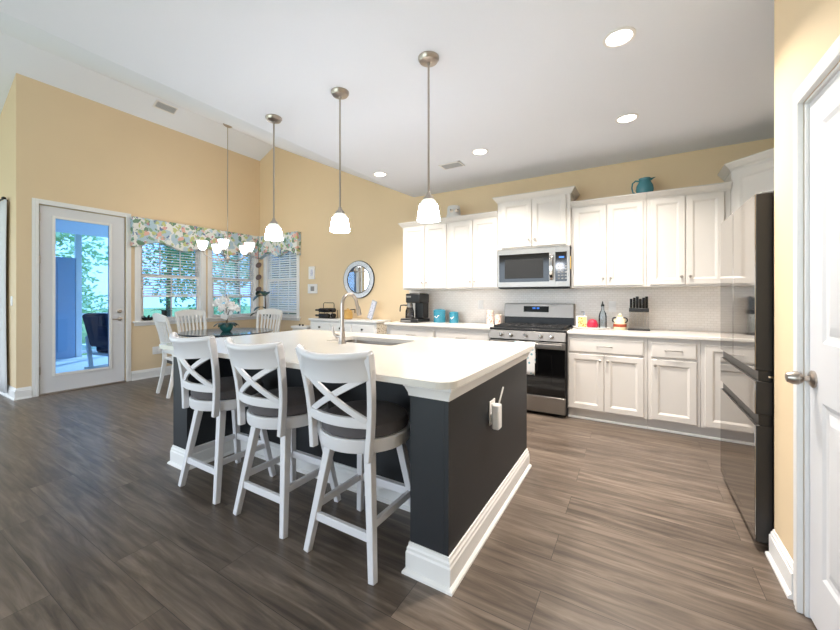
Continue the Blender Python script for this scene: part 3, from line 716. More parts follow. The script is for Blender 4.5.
# ------------------------------------------------------------------ bar stools
def make_stool(label):
    t = thing('bar_stool', label, 'bar stool', (0, 0, 0), 0, 'white swivel stools along the island')
    MB().lathe([(.205, .545), (.228, .55), (.232, .56), (.232, .605), (.226, .612), (.15, .612), (.0001, .612)], (0, 0, 0), 40).build('seat_ring', 'stool_white', t)
    MB().lathe([(.0001, .612), (.21, .612), (.222, .622), (.224, .645), (.214, .668), (.18, .684), (.1, .692), (.0001, .694)], (0, 0, 0), 40).build('cushion', 'cushion', t)
    MB().lathe([(.0001, .515), (.11, .515), (.11, .53), (.16, .535), (.16, .546), (.0001, .546)], (0, 0, 0), 28).build('swivel_plate', 'stool_white', t)
    F, T = .205, .125
    def legp(sx, sy, z): k = (z/.535); return Vector((sx*(F+(T-F)*k), sy*(F+(T-F)*k), z))
    for sx in (-1, 1):
        for sy in (-1, 1):
            MB().bar(legp(sx, sy, 0), legp(sx, sy, .54), .033, .033, (0, 1, 0), .043, .043).build('leg', 'stool_white', t, bevel=.004)
    for (a, b, z, hh) in (((-1, -1), (1, -1), .175, .04), ((-1, 1), (1, 1), .225, .045), ((-1, -1), (-1, 1), .225, .035), ((1, -1), (1, 1), .225, .035)):
        MB().bar(legp(*a, z), legp(*b, z), .022, hh).build('stretcher', 'stool_white', t, bevel=.003)
    # back: two leaning posts, curved head rail with rolled top, curved lower rail, crossed slats
    def post(s, z):
        k = (z-.53)/.5
        return Vector((s*(.172+.045*k), -.195-.055*k+.022*math.sin(PI*min(1, max(0, k))), z))
    for s in (-1, 1):
        MB().ribbon([post(s, .525+.5*i/8) for i in range(9)], .028, .036, (0, 1, 0)).build('back_post', 'stool_white', t, bevel=.004)
    def bow(z, k, depth):     # point across the back at height z, k from -1 to 1, bowed away from the sitter
        p = post(1, z); return Vector((p.x*k, p.y-depth*(1-k*k), z))
    m = MB(); n = 14; prof = [(-.012, -.06), (.012, -.06), (.012, .03), (.010, .045), (.006, .062), (-.006, .07), (-.022, .066), (-.03, .052), (-.026, .038), (-.012, .03)]
    vs = []; fs = []; kq = len(prof)
    for i in range(n+1):
        k = -1.06+2.12*i/n; c = bow(.965, k, .075); c.z -= .016*(1-k*k)
        for u, v in prof: vs.append((c.x, c.y+u-.12*v, c.z+v))
    for i in range(n):
        for q in range(kq): fs.append((i*kq+q, i*kq+(q+1) % kq, (i+1)*kq+(q+1) % kq, (i+1)*kq+q))
    fs += [tuple(range(kq))[::-1], tuple(n*kq+q for q in range(kq))]
    m.add(vs, fs).build('head_rail', 'stool_white', t, angle=60)
    MB().ribbon([bow(.700, -1+2*i/12, .045) for i in range(13)], .022, .046, (0, 0, 1)).build('lower_rail', 'stool_white', t, bevel=.003)
    for s in (-1, 1):
        pts = []
        for i in range(11):
            k = i/10; z = .712+(.915-.712)*k; kk = s*(-.92+1.84*k); c = bow(z, kk, .047); c.y += .006*s; pts.append(c)
        MB().ribbon(pts, .030, .014, (0, 1, 0)).build('cross_slat', 'stool_white', t, bevel=.002)
    return t
st = make_stool('white cross-back stool nearest the rounded corner of the island worktop'); st.location = (-1.20, 1.495, 0)
dup(st, (-1.79, 1.495, 0), 0, 'middle white cross-back stool, between the other two at the island')
dup(st, (-2.405, 1.495, 0), 0, 'white cross-back stool farthest along the island, nearest the dining table')

# ------------------------------------------------------------------ pendants over the island
def make_pendant(label):
    t = thing('pendant_light', label, 'pendant light', (0, 0, 0), 0, 'glass pendants over the island')
    MB().lathe([(.0001, 2.7785), (.066, 2.7785), (.066, 2.768), (.055, 2.752), (.03, 2.744), (.012, 2.742), (.010, 2.73), (.0001, 2.73)], (0, 0, 0), 28).build('canopy', 'nickel', t)
    MB().tube([(0, 0, 1.92), (0, 0, 2.745)], .0065, 10).build('rod', 'nickel', t)
    MB().lathe([(.0001, 1.93), (.011, 1.93), (.014, 1.915), (.033, 1.893), (.034, 1.882), (.0001, 1.882)], (0, 0, 0), 24).build('socket_cap', 'nickel', t)
    Q = lambda p: [(r*.96, 1.748+(z-1.739)*.80) for r, z in p]
    MB().lathe(Q([(.030, 1.912), (.046, 1.897), (.058, 1.865), (.054, 1.865), (.042, 1.89), (.028, 1.905)]), (0, 0, 0), 32, ring=True).build('shade_top', 'shade_top', t)
    MB().lathe(Q([(.058, 1.865), (.067, 1.82), (.072, 1.775), (.074, 1.743), (.0725, 1.743), (.0705, 1.775), (.0655, 1.82), (.0565, 1.865)]), (0, 0, 0), 32, ring=True).build('glass_shade', 'pendant_glow', t)
    MB().lathe(Q([(.0723, 1.744), (.0703, 1.775), (.0653, 1.82), (.0563, 1.864), (.053, 1.864), (.063, 1.815), (.069, 1.745)]), (0, 0, 0), 32, ring=True).build('glow_blocking_shell', 'shade_top', t)  # added inner shell, holds back downward glow so light leaves upward and sideways
    l = bpy.data.lights.new('pendant_bulb', 'POINT'); l.energy = 1.5; l.color = (1, .92, .82); l.shadow_soft_size = .04
    lo = bpy.data.objects.new('pendant_bulb', l); C.objects.link(lo); lo.parent = t; lo.location = (0, 0, 1.76)
    return t
pn = make_pendant('right pendant light, largest in view, over the near end of the island'); pn.location = (-1.117, 2.02, 0)
dup(pn, (-1.862, 2.02, 0), 0, 'middle one of the three glass pendant lights over the island')
dup(pn, (-2.605, 2.02, 0), 0, 'left pendant light, in front of the floral valance, over the far end of the island')

# recessed lights
def downlight(label, x, y):
    t = thing('recessed_light', label, 'ceiling light', (x, y, ZC), 0, 'recessed ceiling lights')
    MB().lathe([(.085, -.001), (.085, -.006), (.07, -.009), (.066, -.004), (.066, -.001)], (0, 0, 0), 32).build('trim_ring', 'plastic_white', t)
    MB().lathe([(.0001, -.004), (.067, -.004), (.067, -.002), (.0001, -.002)], (0, 0, 0), 32).build('lens', 'lens', t)
    l = bpy.data.lights.new('downlight', 'AREA'); l.shape = 'DISK'; l.size = .13; l.energy = 30; l.spread = math.radians(125); l.color = (1, .93, .84)
    lo = bpy.data.objects.new('downlight', l); C.objects.link(lo); lo.parent = t; lo.location = (0, 0, -.012)
downlight('recessed ceiling light at the far left, closest to the yellow north wall corner', -2.683, 3.62)
downlight('recessed ceiling light above the microwave, beside the ceiling vent', -1.381, 3.598)
downlight('recessed ceiling light in front of the teal pitcher', -.062, 3.568)
downlight('nearest and largest recessed ceiling light, at the top right', -.082, 2.433)

def vent(label, loc, rot, sx, sy):
    t = thing('ceiling_vent', label, 'vent', loc); t.rotation_euler = rot
    m = MB(); m.box(-sx/2, sx/2, -sy/2, -sy/2+.02, -.006, 0); m.box(-sx/2, sx/2, sy/2-.02, sy/2, -.006, 0); m.box(-sx/2, -sx/2+.02, -sy/2, sy/2, -.006, 0); m.box(sx/2-.02, sx/2, -sy/2, sy/2, -.006, 0)
    m.build('frame', 'plastic_white', t)
    m = MB(); n = int(sy/.018)
    for i in range(1, n): y = -sy/2+sy*i/n; m.bar((-sx/2+.02, y, -.004), (sx/2-.02, y, -.004), .012, .003, (0, .6, 1))
    m.build('louvers', 'louver', t)
vent('small grey air vent in the flat ceiling near the recessed lights', (-1.80, 3.80, ZC-.001), (0, 0, 0), .26, .16)
vent('small air vent on the sloped ceiling above the patio door', (-6.19, 2.83, ZR-SL*(XR+6.19)-.003), (0, -math.atan(SL), 0), .15, .30)

# ------------------------------------------------------------------ dining corner
TX, TY, TZ = -5.25, 3.25, .755
t = thing('dining_table', 'round dark glossy dining table in the window corner', 'dining table', (TX, TY, 0))
MB().lathe([(.0001, TZ-.035), (.60, TZ-.035), (.635, TZ-.02), (.64, TZ-.008), (.632, TZ), (.0001, TZ)], (0, 0, 0), 56).build('tabletop', 'table_top', t)
MB().lathe([(.12, .06), (.09, .12), (.06, .2), (.075, .35), (.06, .5), (.09, .62), (.16, .70), (.25, .72)], (0, 0, 0), 24).build('pedestal', 'dining_white', t)
for k in range(4):
    a = PI/4+k*PI/2; dx, dy = math.cos(a), math.sin(a)
    MB().ribbon([(dx*.08, dy*.08, .16), (dx*.2, dy*.2, .12), (dx*.32, dy*.32, .05), (dx*.4, dy*.4, .022)], .06, .045).build('foot', 'dining_white', t, bevel=.006)
def make_chair(label):        # faces +Y
    t = thing('dining_chair', label, 'dining chair', (0, 0, 0), 0, 'white slat-back dining chairs')
    m = MB(); m.prism([(-.20, -.20), (.20, -.20), (.235, .22), (-.235, .22)], .435, .47); m.build('seat', 'dining_white', t, bevel=.012)
    MB().prism([(-.18, -.18), (.18, -.18), (.205, .19), (-.205, .19)], .39, .436).build('apron', 'table_dark', t)
    for s in (-1, 1):
        MB().bar((s*.205, .19, 0), (s*.195, .18, .437), .034, .034, (0, 1, 0), .046, .046).build('leg', 'dining_white', t, bevel=.004)
        MB().ribbon([(s*.195, -.28, 0), (s*.19, -.235, .2), (s*.188, -.20, .42), (s*.19, -.205, .56), (s*.205, -.25, .8), (s*.222, -.305, 1.0)], .036, [.036, .042, .05, .044, .038, .034], (0, 1, 0)).build('back_post', 'dining_white', t, bevel=.004)
    for s in (-1, 1):
        MB().ribbon([(s*.2, .17, .36), (s*.2, .05, .385), (s*.195, -.1, .40)], .018, .03).build('brace', 'dining_white', t)
    m = MB(); vs = []; n = 12
    for i in range(n+1):
        k = -1+2*i/n; x = k*.236; y = -.30-.03*(1-k*k); top = 1.03+.035*math.cos(k*PI/2)
        vs += [(x, y-.014, .955), (x, y+.014, .955), (x, y-.004, top), (x, y-.030, top)]
    fs = [(0, 1, 2, 3), tuple(4*n+q for q in (3, 2, 1, 0))]
    for i in range(n):
        for q in range(4): fs.append((4*i+q, 4*i+(q+1) % 4, 4*i+4+(q+1) % 4, 4*i+4+q))
    m.add(vs, fs).build('crest_rail', 'dining_white', t, bevel=.006)
    MB().ribbon([(-.19, -.213, .56), (0, -.225, .56), (.19, -.213, .56)], .022, .045).build('lower_rail', 'dining_white', t, bevel=.004)
    for k in range(6):
        x = -.135+.054*k; u = 1-abs(x)/.2
        MB().ribbon([(x, -.222, .57), (x*1.03, -.25-.01*u, .72), (x*1.08, -.285-.012*u, .87), (x*1.12, -.302-.024*u, .965)], .030, .012, (0, 1, 0)).build('slat', 'dining_white', t)
    return t
ch = make_chair('white slat-back dining chair seen from behind, next to the wall outlet, left of the stools'); ch.location = (-5.20, 2.62, 0); ch.rotation_euler = (0, 0, math.radians(-8))
ch.location = (-5.16, 2.62, 0)
dup(ch, (-5.98, 3.24, 0), math.radians(-92), 'white slat-back dining chair between the table and the west window')
dup(ch, (-5.48, 3.98, 0), math.radians(203), 'white slat-back dining chair in front of the north window corner, right of the orchid')
dup(ch, (-4.42, 3.36, 0), math.radians(93), 'white slat-back dining chair at the table side nearest the kitchen') if False else None

# orchid
def leaf(mb, base, dirv, L, wd, droop=.4, fold=.15, seg=8):
    d = Vector(dirv).normalized(); side = d.cross(Vector((0, 0, 1)))
    if side.length < .05: side = Vector((1, 0, 0))
    side.normalize(); p = Vector(base); vs = []; fs = []
    cur = d.copy()
    for i in range(seg+1):
        k = i/seg; ww = wd*math.sin(PI*min(1, .08+.92*k))**.7*(1 if k < 1 else .1)
        up = side.cross(cur).normalized()
        vs += [p-side*ww+up*fold*ww, p, p+side*ww+up*fold*ww]
        p = p+cur*L/seg; cur = (cur+Vector((0, 0, -droop/seg*2))).normalized()
    for i in range(seg):
        for q in (0, 1): fs.append((3*i+q, 3*i+q+1, 3*i+4+q, 3*i+3+q))
    mb.add(vs, fs)
def flower(mb, c, nrm, r):
    nrm = Vector(nrm).normalized(); a = nrm.orthogonal().normalized(); b = nrm.cross(a); c = Vector(c)
    for k in range(5):
        q = 2*PI*k/5; d = a*math.cos(q)+b*math.sin(q); s_ = nrm.cross(d)
        vs = [c, c+d*r*.5+s_*r*.36+nrm*r*.1, c+d*r+nrm*r*.02, c+d*r*.5-s_*r*.36+nrm*r*.1, c+d*r*.55+nrm*r*.18]
        mb.add(vs, [(0, 1, 4), (1, 2, 4), (2, 3, 4), (3, 0, 4)])
o = (TX, TY-.02, TZ); t = thing('potted_orchid', 'white orchid in a round teal pot on the dining table', 'orchid', o)
MB().lathe([(.0001, 0), (.05, 0), (.065, .012), (.092, .055), (.096, .085), (.085, .118), (.078, .122), (.072, .11), (.0001, .105)], (0, 0, 0), 28).build('pot', 'teal_pot', t)
m = MB(); rr = random.Random(4)
for k in range(9): a = k*.7+.2; leaf(m, (.03*math.cos(a), .03*math.sin(a), .105), (math.cos(a), math.sin(a), .55), .17, .032, .9)
m.build('leaves', 'leaf_dark', t, solid=.003)
m = MB(); mf = MB()
for sx, sy, hh in ((-.08, -.04, .40), (.05, -.04, .44), (-.01, .06, .36), (.10, .03, .33)):
    pts = [(0, 0, .10), (sx*.15, sy*.15, .2), (sx*.5, sy*.5, .32), (sx, sy, hh), (sx*1.5, sy*1.5, hh+.04), (sx*1.9, sy*1.9, hh+.01)]
    m.tube(pts, .004, 6)
    for k in range(9):
        q = .25+.75*k/8; i = min(4, int(q*5)); f = q*5-i; p = Vector(pts[i]).lerp(Vector(pts[i+1]), f)
        p += Vector((rr.uniform(-.035, .035), rr.uniform(-.035, .035), rr.uniform(-.02, .03)))
        flower(mf, p, (.5+rr.uniform(-.6, .6), -.7+rr.uniform(-.6, .6), rr.uniform(-.2, .5)), .052)
m.tube([(.02, .01, .1), (.0, .0, .56)], .004, 6)
m.build('stems', 'bark', t); mf.build('blossoms', 'petal', t, smooth=False, solid=.0015, recalc=False)

# chandelier
hz = ZR-SL*(TX-XR)
t = thing('chandelier', 'five-arm nickel chandelier with white glass shades above the dining table', 'chandelier', (TX, TY, -.09))
hz += .09
mt = Matrix.Rotation(math.atan(SL), 3, 'Y')
MB().lathe([(.0001, 0), (.065, 0), (.065, -.012), (.04, -.03), (.012, -.036), (.0001, -.036)], (0, 0, hz-.001), 24, mt).build('canopy', 'nickel', t)
MB().tube([(0, 0, 1.98), (0, 0, hz-.03)], .006, 8).build('rod', 'nickel', t)
MB().lathe([(.0001, 1.87), (.012, 1.875), (.02, 1.89), (.016, 1.905), (.032, 1.92), (.036, 1.94), (.02, 1.965), (.012, 1.99), (.0001, 1.995)], (0, 0, 0), 20).build('hub', 'nickel', t)
for k in range(5):
    a = math.radians(-41+72*k); dx, dy = math.cos(a), math.sin(a)
    ar = MB().tube([(dx*.02, dy*.02, 1.93), (dx*.12, dy*.12, 1.905), (dx*.22, dy*.22, 1.93), (dx*.30, dy*.30, 1.98), (dx*.33, dy*.33, 2.02)], .007, 8).build('arm', 'nickel', t)
    MB().lathe([(.0001, 2.01), (.02, 2.012), (.026, 2.03), (.022, 2.045), (.0001, 2.045)], (dx*.33, dy*.33, 0), 16).build('cup', 'nickel', ar)
    MB().lathe([(.026, 2.04), (.045, 2.06), (.060, 2.10), (.069, 2.15), (.073, 2.172), (.069, 2.172), (.062, 2.14), (.045, 2.075), (.0001, 2.06)], (dx*.33, dy*.33, 0), 24).build('glass_shade', 'glow', ar)
l = bpy.data.lights.new('chandelier_bulbs', 'POINT'); l.energy = 16; l.color = (1, .92, .82); l.shadow_soft_size = .3
lo = bpy.data.objects.new('chandelier_bulbs', l); C.objects.link(lo); lo.parent = t; lo.location = (0, 0, 2.50)

# valances: padded cornice boxes with a wavy lower edge
def valance(label, axis, a0, a1, ztop, zlow, amp, depth, humps, first):
    m = MB(); n = 48; vs = []
    for i in range(n+1):
        k = i/n; a = a0+(a1-a0)*k
        z = zlow+amp*math.sin(PI*k*humps)**2*(1) if True else 0
        for v, zz in ((0, z), (depth, z), (depth, ztop), (0, ztop)):
            vs.append((W+.002+v, a, zz) if axis == 'w' else (a, D-.002-v, zz))
    fs = [(0, 1, 2, 3), tuple(4*n+q for q in (3, 2, 1, 0))]
    for i in range(n):
        for q in range(4): fs.append((4*i+q, 4*i+(q+1) % 4, 4*i+4+(q+1) % 4, 4*i+4+q))
    m.o = Vector((W+.06, (a0+a1)/2, zlow)) if axis == 'w' else Vector(((a0+a1)/2, D-.06, zlow))
    m.add([v for v in vs], fs); return m
m = valance('', 'w', 2.50, D-.004, 2.48, 2.03, .10, .105, 3, 0)
tag(m.build('window_valance', 'floral_fabric', bevel=.008), 'long floral valance with a wavy hem over the two west windows', 'valance')
m = valance('', 'n', W+.112, -5.325, 2.48, 2.05, .10, .105, 2, 0)
tag(m.build('window_valance', 'floral_fabric', bevel=.008), 'short floral valance with a wavy hem over the north window', 'valance')

# blinds
def blind(label, axis, a0, a1, zt, zb, tilt):
    o = (W+.0, (a0+a1)/2, zb) if axis == 'w' else ((a0+a1)/2, D, zb)
    t = thing('window_blind', label, 'blind', o)
    if axis == 'w': P = lambda u, v, z: (W+v, u, z)
    else: P = lambda u, v, z: (u, D-v, z)
    def bx(m, u0, u1, v0, v1, za, zc_):
        p = P(u0, v0, za); q = P(u1, v1, zc_); m.box(min(p[0], q[0]), max(p[0], q[0]), min(p[1], q[1]), max(p[1], q[1]), za, zc_)
    m = MB(o); bx(m, a0, a1, -.055, -.005, zt-.045, zt); m.build('head_rail', 'plastic_white', t)
    m = MB(o); z = zb+.05
    while z < zt-.06:
        c, s = math.cos(tilt)*.024, math.sin(tilt)*.024
        m.add([P(a0, -.03-c, z+s), P(a1, -.03-c, z+s), P(a1, -.03+c, z-s), P(a0, -.03+c, z-s)], [(0, 1, 2, 3)]); z += .044
    m.build('slats', 'plastic_white', t, solid=.003, smooth=False, recalc=False)
    m = MB(o); bx(m, a0, a1, -.056, -.004, zb, zb+.03); m.build('bottom_rail', 'plastic_white', t, bevel=.004)
    for u in (a0+.15*(a1-a0), a0+.85*(a1-a0)):
        p, q = P(u, -.004, zb+.02), P(u, -.004, zt-.02); MB(o).tube([p, q], .0018, 6).build('ladder_cord', 'plastic_white', t)
blind('white slatted blind lowered to mid-window, beside the patio door', 'w', W1[0]+.016, W1[1]-.016, W1[3]-.014, 1.27, .35)
blind('white slatted blind lowered to mid-window, behind the chandelier', 'w', W2[0]+.016, W2[1]-.016, W2[3]-.014, 1.27, .55)
blind('white slatted blind lowered over the whole north window', 'n', WN[0]+.016, WN[1]-.016, WN[3]-.014, .965, .75)

# sill plants and window ornaments
def pot_plant(label, c, r, h, pm, leaves, lm, L, wd, up, seed, name='potted_plant'):
    rg = random.Random(seed); t = thing(name, label, 'plant', c)
    MB().lathe([(.0001, 0), (r*.7, 0), (r*.78, .01), (r, h*.9), (r, h), (r*.9, h), (r*.86, h*.85), (.0001, h*.85)], (0, 0, 0), 20).build('pot', pm, t)
    m = MB()
    for k in range(leaves):
        a = k*2.4+rg.random(); leaf(m, (0, 0, h*.85), (math.cos(a), math.sin(a), up+rg.uniform(-.2, .3)), L*rg.uniform(.8, 1.2), wd, .8)
    m.build('leaves', lm, t, solid=.003)
pot_plant('black pot with a dark arching leaf on the west window sill, behind the chairs', (W-.015, 2.98, .90), .042, .14, 'black', 5, 'leaf_dark', .20, .022, .9, 3)
o = (W-.015, 2.74, .90); t = thing('sill_bowl', 'low dark bowl of plants at the left end of the west window sill', 'bowl', o)
MB().lathe([(.0001, 0), (.03, 0), (.042, .02), (.05, .05), (.046, .052), (.0001, .04)], (0, 0, 0), 20, None, 1, 1.7).build('bowl', 'black', t)
m = MB()
for k in range(12): a = k*.9; leaf(m, (.01*math.cos(a), .04*math.sin(a), .04), (math.cos(a)*.5, math.sin(a), 1.2), .06, .012, .5)
m.build('leaves', 'leaf_dark', t, solid=.002)
# tall corner plant with broad dark leaves
o = (-6.02, 4.46, 0); t = thing('corner_plant', 'tall plant with broad dark leaves in the corner behind the dining chair', 'plant', o)
MB().lathe([(.0001, 0), (.12, 0), (.14, .02), (.17, .30), (.175, .33), (.15, .33), (.14, .27), (.0001, .27)], (0, 0, 0), 28).build('planter', 'plastic_white', t)
MB().tube([(0, 0, .26), (.01, .0, .7), (.0, .02, 1.1), (.01, 0, 1.37)], [.02, .016, .012, .007], 8).build('stem', 'bark', t)
for z, a, L, up, wd in ((.90, 3.6, .34, .9, .07), (.92, 5.9, .34, .7, .07), (1.05, 4.6, .26, .6, .06), (1.28, 4.4, .26, .35, .10), (1.34, 5.6, .22, .5, .09), (1.36, 3.5, .22, .4, .09)):
    m = MB(); leaf(m, (.01, .01, z), (math.cos(a), math.sin(a), up), L, wd, .9); m.build('leaf', 'leaf_dark', t, solid=.003)
o = (-6.40, 4.60, 1.0); t = thing('hanging_ornament', 'string of brownish discs hanging in the corner between the windows', 'hanging ornament', o)
MB(o).tube([(-6.40, 4.606, 1.25), (-6.40, 4.606, 2.30)], .003, 6).build('string', 'bark', t)
for z in (1.90, 1.66, 1.42):
    MB(o).lathe([(.0001, -.02), (.03, -.018), (.055, -.006), (.06, .004), (.045, .014), (.0001, .02)], (-6.40, 4.606, z), 18, Matrix.Rotation(1.1, 3, 'X') @ Matrix.Rotation(.4, 3, 'Y')).build('disc', 'brown_ornament', t)

# outlet on the west wall and switch on the great-room wall
o = (W+.004, 2.87, .42); t = thing('wall_outlet', 'white double outlet low on the west wall, left of the dining chair', 'outlet', o)
MB(o).box(W, W+.005, 2.80, 2.94, .36, .48).build('plate', 'plastic_white', t, bevel=.002)
for yy in (2.835, 2.905): MB(o).box(W+.004, W+.008, yy-.017, yy+.017, .385, .455).build('receptacle', 'plastic_white', t)
o = (-6.72, YG-.004, 1.22); t = thing('light_switch', 'white light switch beside the curtain at the far left', 'light switch', o)
MB(o).box(-6.76, -6.68, YG-.005, YG, 1.16, 1.28).build('plate', 'plastic_white', t, bevel=.002)
MB(o).box(-6.735, -6.705, YG-.009, YG-.004, 1.19, 1.25).build('rocker', 'plastic_white', t)
# curtain
o = (-7.3, YG-.04, 0); t = thing('sheer_curtain', 'pale curtain on a dark rod at the far left edge', 'curtain', o)
MB(o).tube([(-8.9, YG-.045, 2.52), (-6.87, YG-.045, 2.52)], .010, 10).build('rod', 'iron', t)
MB(o).sphere((-6.85, YG-.045, 2.52), .022).build('finial', 'iron', t)
m = MB(o); n = 60; vs = []; fs = []
for i in range(n+1):
    x = -7.75+.97*i/n
    for j in range(13):
        z = .06+2.44*j/12; vs.append((x-.05*math.sin(PI*(z-.06)/2.5)*(i/n), YG-.040+.016*math.sin(i*.85)*(.7+.3*(1-z/2.5)), z))
for i in range(n):
    for j in range(12): fs.append((i*13+j, i*13+j+1, i*13+j+14, i*13+j+13))
m.add(vs, fs).build('fabric', 'sheer', t, solid=.002, recalc=False)
MB(o).tube([(-6.90, YG-.045, 2.52), (-6.90, YG-.01, 2.52), (-6.90, YG-.001, 2.50)], .006).build('bracket', 'iron', t)

# ------------------------------------------------------------------ sideboard and what is on it
o = (-3.99, 4.53, 0); x0, x1, yS = -4.71, -3.285, 4.335
t = thing('sideboard', 'white sideboard with three drawers against the yellow wall under the oval mirror', 'sideboard', o)
MB(o).box(x0+.02, x1-.02, yS+.03, D-.02, .08, .88).build('body', 'dining_white', t, bevel=.003)
MB(o).box(x0, x1, yS, D-.018, .88, .912).build('top', 'dining_white', t, bevel=.005)
MB(o).box(x1-.0205, x1-.012, yS+.035, D-.025, .1, .875).build('patterned_end', 'speckled_panel', t)
for lx in (x0+.05, x1-.05):
    for ly in (yS+.06, D-.06): MB(o).box(lx-.025, lx+.025, ly-.025, ly+.025, 0, .08).build('foot', 'dining_white', t)
wd = (x1-x0-.08)/3
for k in range(3):
    a = x0+.04+wd*k+.008; b = a+wd-.016
    d = MB(o).rings(a, b, .70, .85, yS+.012, DRAW).build('drawer', 'dining_white', t, angle=20)
    MB(o).lathe([(.008, 0), (.008, .012), (.017, .02), (.015, .028), (.0001, .031)], ((a+b)/2, yS+.012, .775), 14, Matrix.Rotation(PI/2, 3, 'X')).build('knob', 'bottle_black', d)
    d = MB(o).rings(a, b, .13, .68, yS+.012, DOOR).build('door', 'dining_white', t, angle=20)
# wine rack
o = (-4.42, 4.50, .912); t = thing('wine_rack', 'black metal wine rack with a wire handle on the sideboard', 'wine rack', o)
m = MB(o)
for yy in (4.44, 4.56):
    for z in (.945, 1.035): m.tube([(-4.58, yy, z)]+[(-4.58+.32*k/18, yy, z-.022*abs(math.sin(3*PI*k/18))) for k in range(19)], .005, 6)
    m.tube([(-4.56, yy, .917), (-4.56, yy, 1.05)], .005, 6); m.tube([(-4.26, yy, .917), (-4.26, yy, 1.05)], .005, 6); m.tube([(-4.58, yy, .918), (-4.24, yy, .918)], .005, 6)
for xx in (-4.56, -4.26): m.tube([(xx, 4.44, .918), (xx, 4.56, .918)], .005, 6)
m.build('frame', 'iron', t)
MB(o).tube([(-4.52, 4.50, 1.04), (-4.52, 4.50, 1.155), (-4.50, 4.50, 1.172), (-4.30, 4.50, 1.172), (-4.28, 4.50, 1.155), (-4.28, 4.50, 1.04)], .006, 8).build('handle', 'iron', t)
k = 0
BL = ['dark wine bottle, lower left in the wine rack', 'dark wine bottle, lower right in the wine rack', 'dark wine bottle, upper left in the wine rack', 'dark wine bottle, upper right in the wine rack']
for z in (.958, 1.048):
    for yy, xo in ((4.455, -.10), (4.548, -.06)):
        o2 = (-4.4+xo, yy, z); b = thing('wine_bottle', ('front' if yy < 4.5 else 'rear')+' dark wine bottle lying on the '+('lower' if z < 1 else 'upper')+' tier of the wine rack', 'bottle', o2, 0, 'wine bottles in the rack')
        RYn = Matrix.Rotation(-PI/2, 3, 'Y')
        MB().lathe([(.0001, -.15), (.034, -.15), (.037, -.14), (.037, .04), (.03, .07), (.016, .095), (.014, .15), (.0001, .15)], (0, 0, 0), 18, RYn).build('glass', 'bottle_black', b)
        MB().lathe([(.0155, .10), (.0165, .105), (.0165, .155), (.0001, .156)], (0, 0, 0), 14, RYn).build('foil', 'black', b)
        MB().lathe([(.0375, -.09), (.0375, -.01)], (0, 0, 0), 18, RYn).build('paper_label', 'label_white' if z < 1 and yy > 4.5 else 'bottle_black', b)
# amber pot with wooden lid
o = (-3.98, 4.50, .912); t = thing('amber_jar', 'small amber jar with a dark spoon rest, behind the faucet on the sideboard', 'jar', o)
MB().lathe([(.0001, 0), (.065, 0), (.078, .015), (.082, .07), (.076, .12), (.06, .135), (.0001, .135)], (0, 0, 0), 24).build('body', 'wood', t)
MB().lathe([(.0001, .135), (.064, .135), (.066, .148), (.02, .158), (.012, .175), (.0001, .178)], (0, 0, 0), 20).build('lid', 'wood', t)
MB().tube([(.05, 0, .15), (.13, 0, .16), (.15, 0, .16), (.15, 0, .10)], .008, 8).build('handle', 'iron', t)
# leaning sign
m = MB((0, 0, 0)); m.box(-.055, .055, -.008, .008, 0, .30)
lf = thing('leaning_frame', 'narrow lilac patterned frame leaning on the right end of the sideboard', 'picture', (-3.57, 4.54, .926)); lf.rotation_euler = (math.radians(-8), math.radians(16), math.radians(-12))
m.build('frame', 'silver_frame', lf, bevel=.003); MB().box(-.042, .042, -.0095, -.007, .014, .286).build('picture', 'lilac_pattern', lf)
# mirror
o = (-3.935, D-.02, 1.56); t = thing('oval_mirror', 'oval wall mirror with a pale mosaic border above the sideboard', 'mirror', o)
RX = Matrix.Rotation(PI/2, 3, 'X')
ex = 1.08
MB().lathe([(.24, -.018), (.318, -.018), (.322, -.008), (.318, .008), (.24, .004)], (0, 0, 0), 56, RX, 1.0, .955, True).build('mosaic_border', 'mirror_mosaic', t)
MB().lathe([(.316, -.016), (.326, -.014), (.328, 0), (.322, .010), (.316, .006)], (0, 0, 0), 56, RX, 1.0, .955, True).build('outer_rim', 'iron', t)
MB().lathe([(.232, -.016), (.24, -.016), (.243, .007), (.236, .012), (.23, .006)], (0, 0, 0), 56, RX, 1.0, .955, True).build('inner_rim', 'iron', t)
MB().lathe([(.0001, -.01), (.235, -.01), (.235, .003), (.0001, .003)], (0, 0, 0), 56, RX, 1.0, .955).build('mirror_glass', 'mirror_glass', t)
# two small pictures
def picture(label, x0, x1, z0, z1, pm):
    o = ((x0+x1)/2, D-.012, (z0+z1)/2); t = thing('small_picture', label, 'picture', o)
    MB(o).rings(x0, x1, z0, z1, D-.022, [(0, -.02), (0, 0), (.012, 0), (.016, -.006)]).build('frame', 'plastic_white', t, angle=20)
    MB(o).box(x0+.016, x1-.016, D-.017, D-.0155, z0+.016, z1-.016).build('mat_board', 'plastic_white', t)
    w_, h_ = x1-x0, z1-z0; MB(o).box(x0+w_*.3, x1-w_*.3, D-.0185, D-.0165, z0+h_*.25, z1-h_*.25).build('print', pm, t)
picture('upper white framed little picture right of the north window', -5.11, -4.96, 1.595, 1.825, 'lilac_pattern')
picture('lower white framed little picture, under the other, right of the north window', -5.13, -4.90, 1.335, 1.505, 'grey_face')
# low white cabinet with two dark knobs behind the island
o = (-5.02, 4.55, 0); t = thing('storage_hamper', 'low white storage box with two dark lid knobs left of the sideboard', 'storage box', o)
MB(o).box(-5.20, -4.82, 4.42, 4.70, 0, .72).build('body', 'dining_white', t, bevel=.005)
MB(o).box(-5.22, -4.80, 4.40, 4.71, .72, .76).build('lid', 'dining_white', t, bevel=.006)
for x in (-5.08, -5.0): MB(o).sphere((x, 4.48, .775), .017).build('knob', 'bottle_black', t)
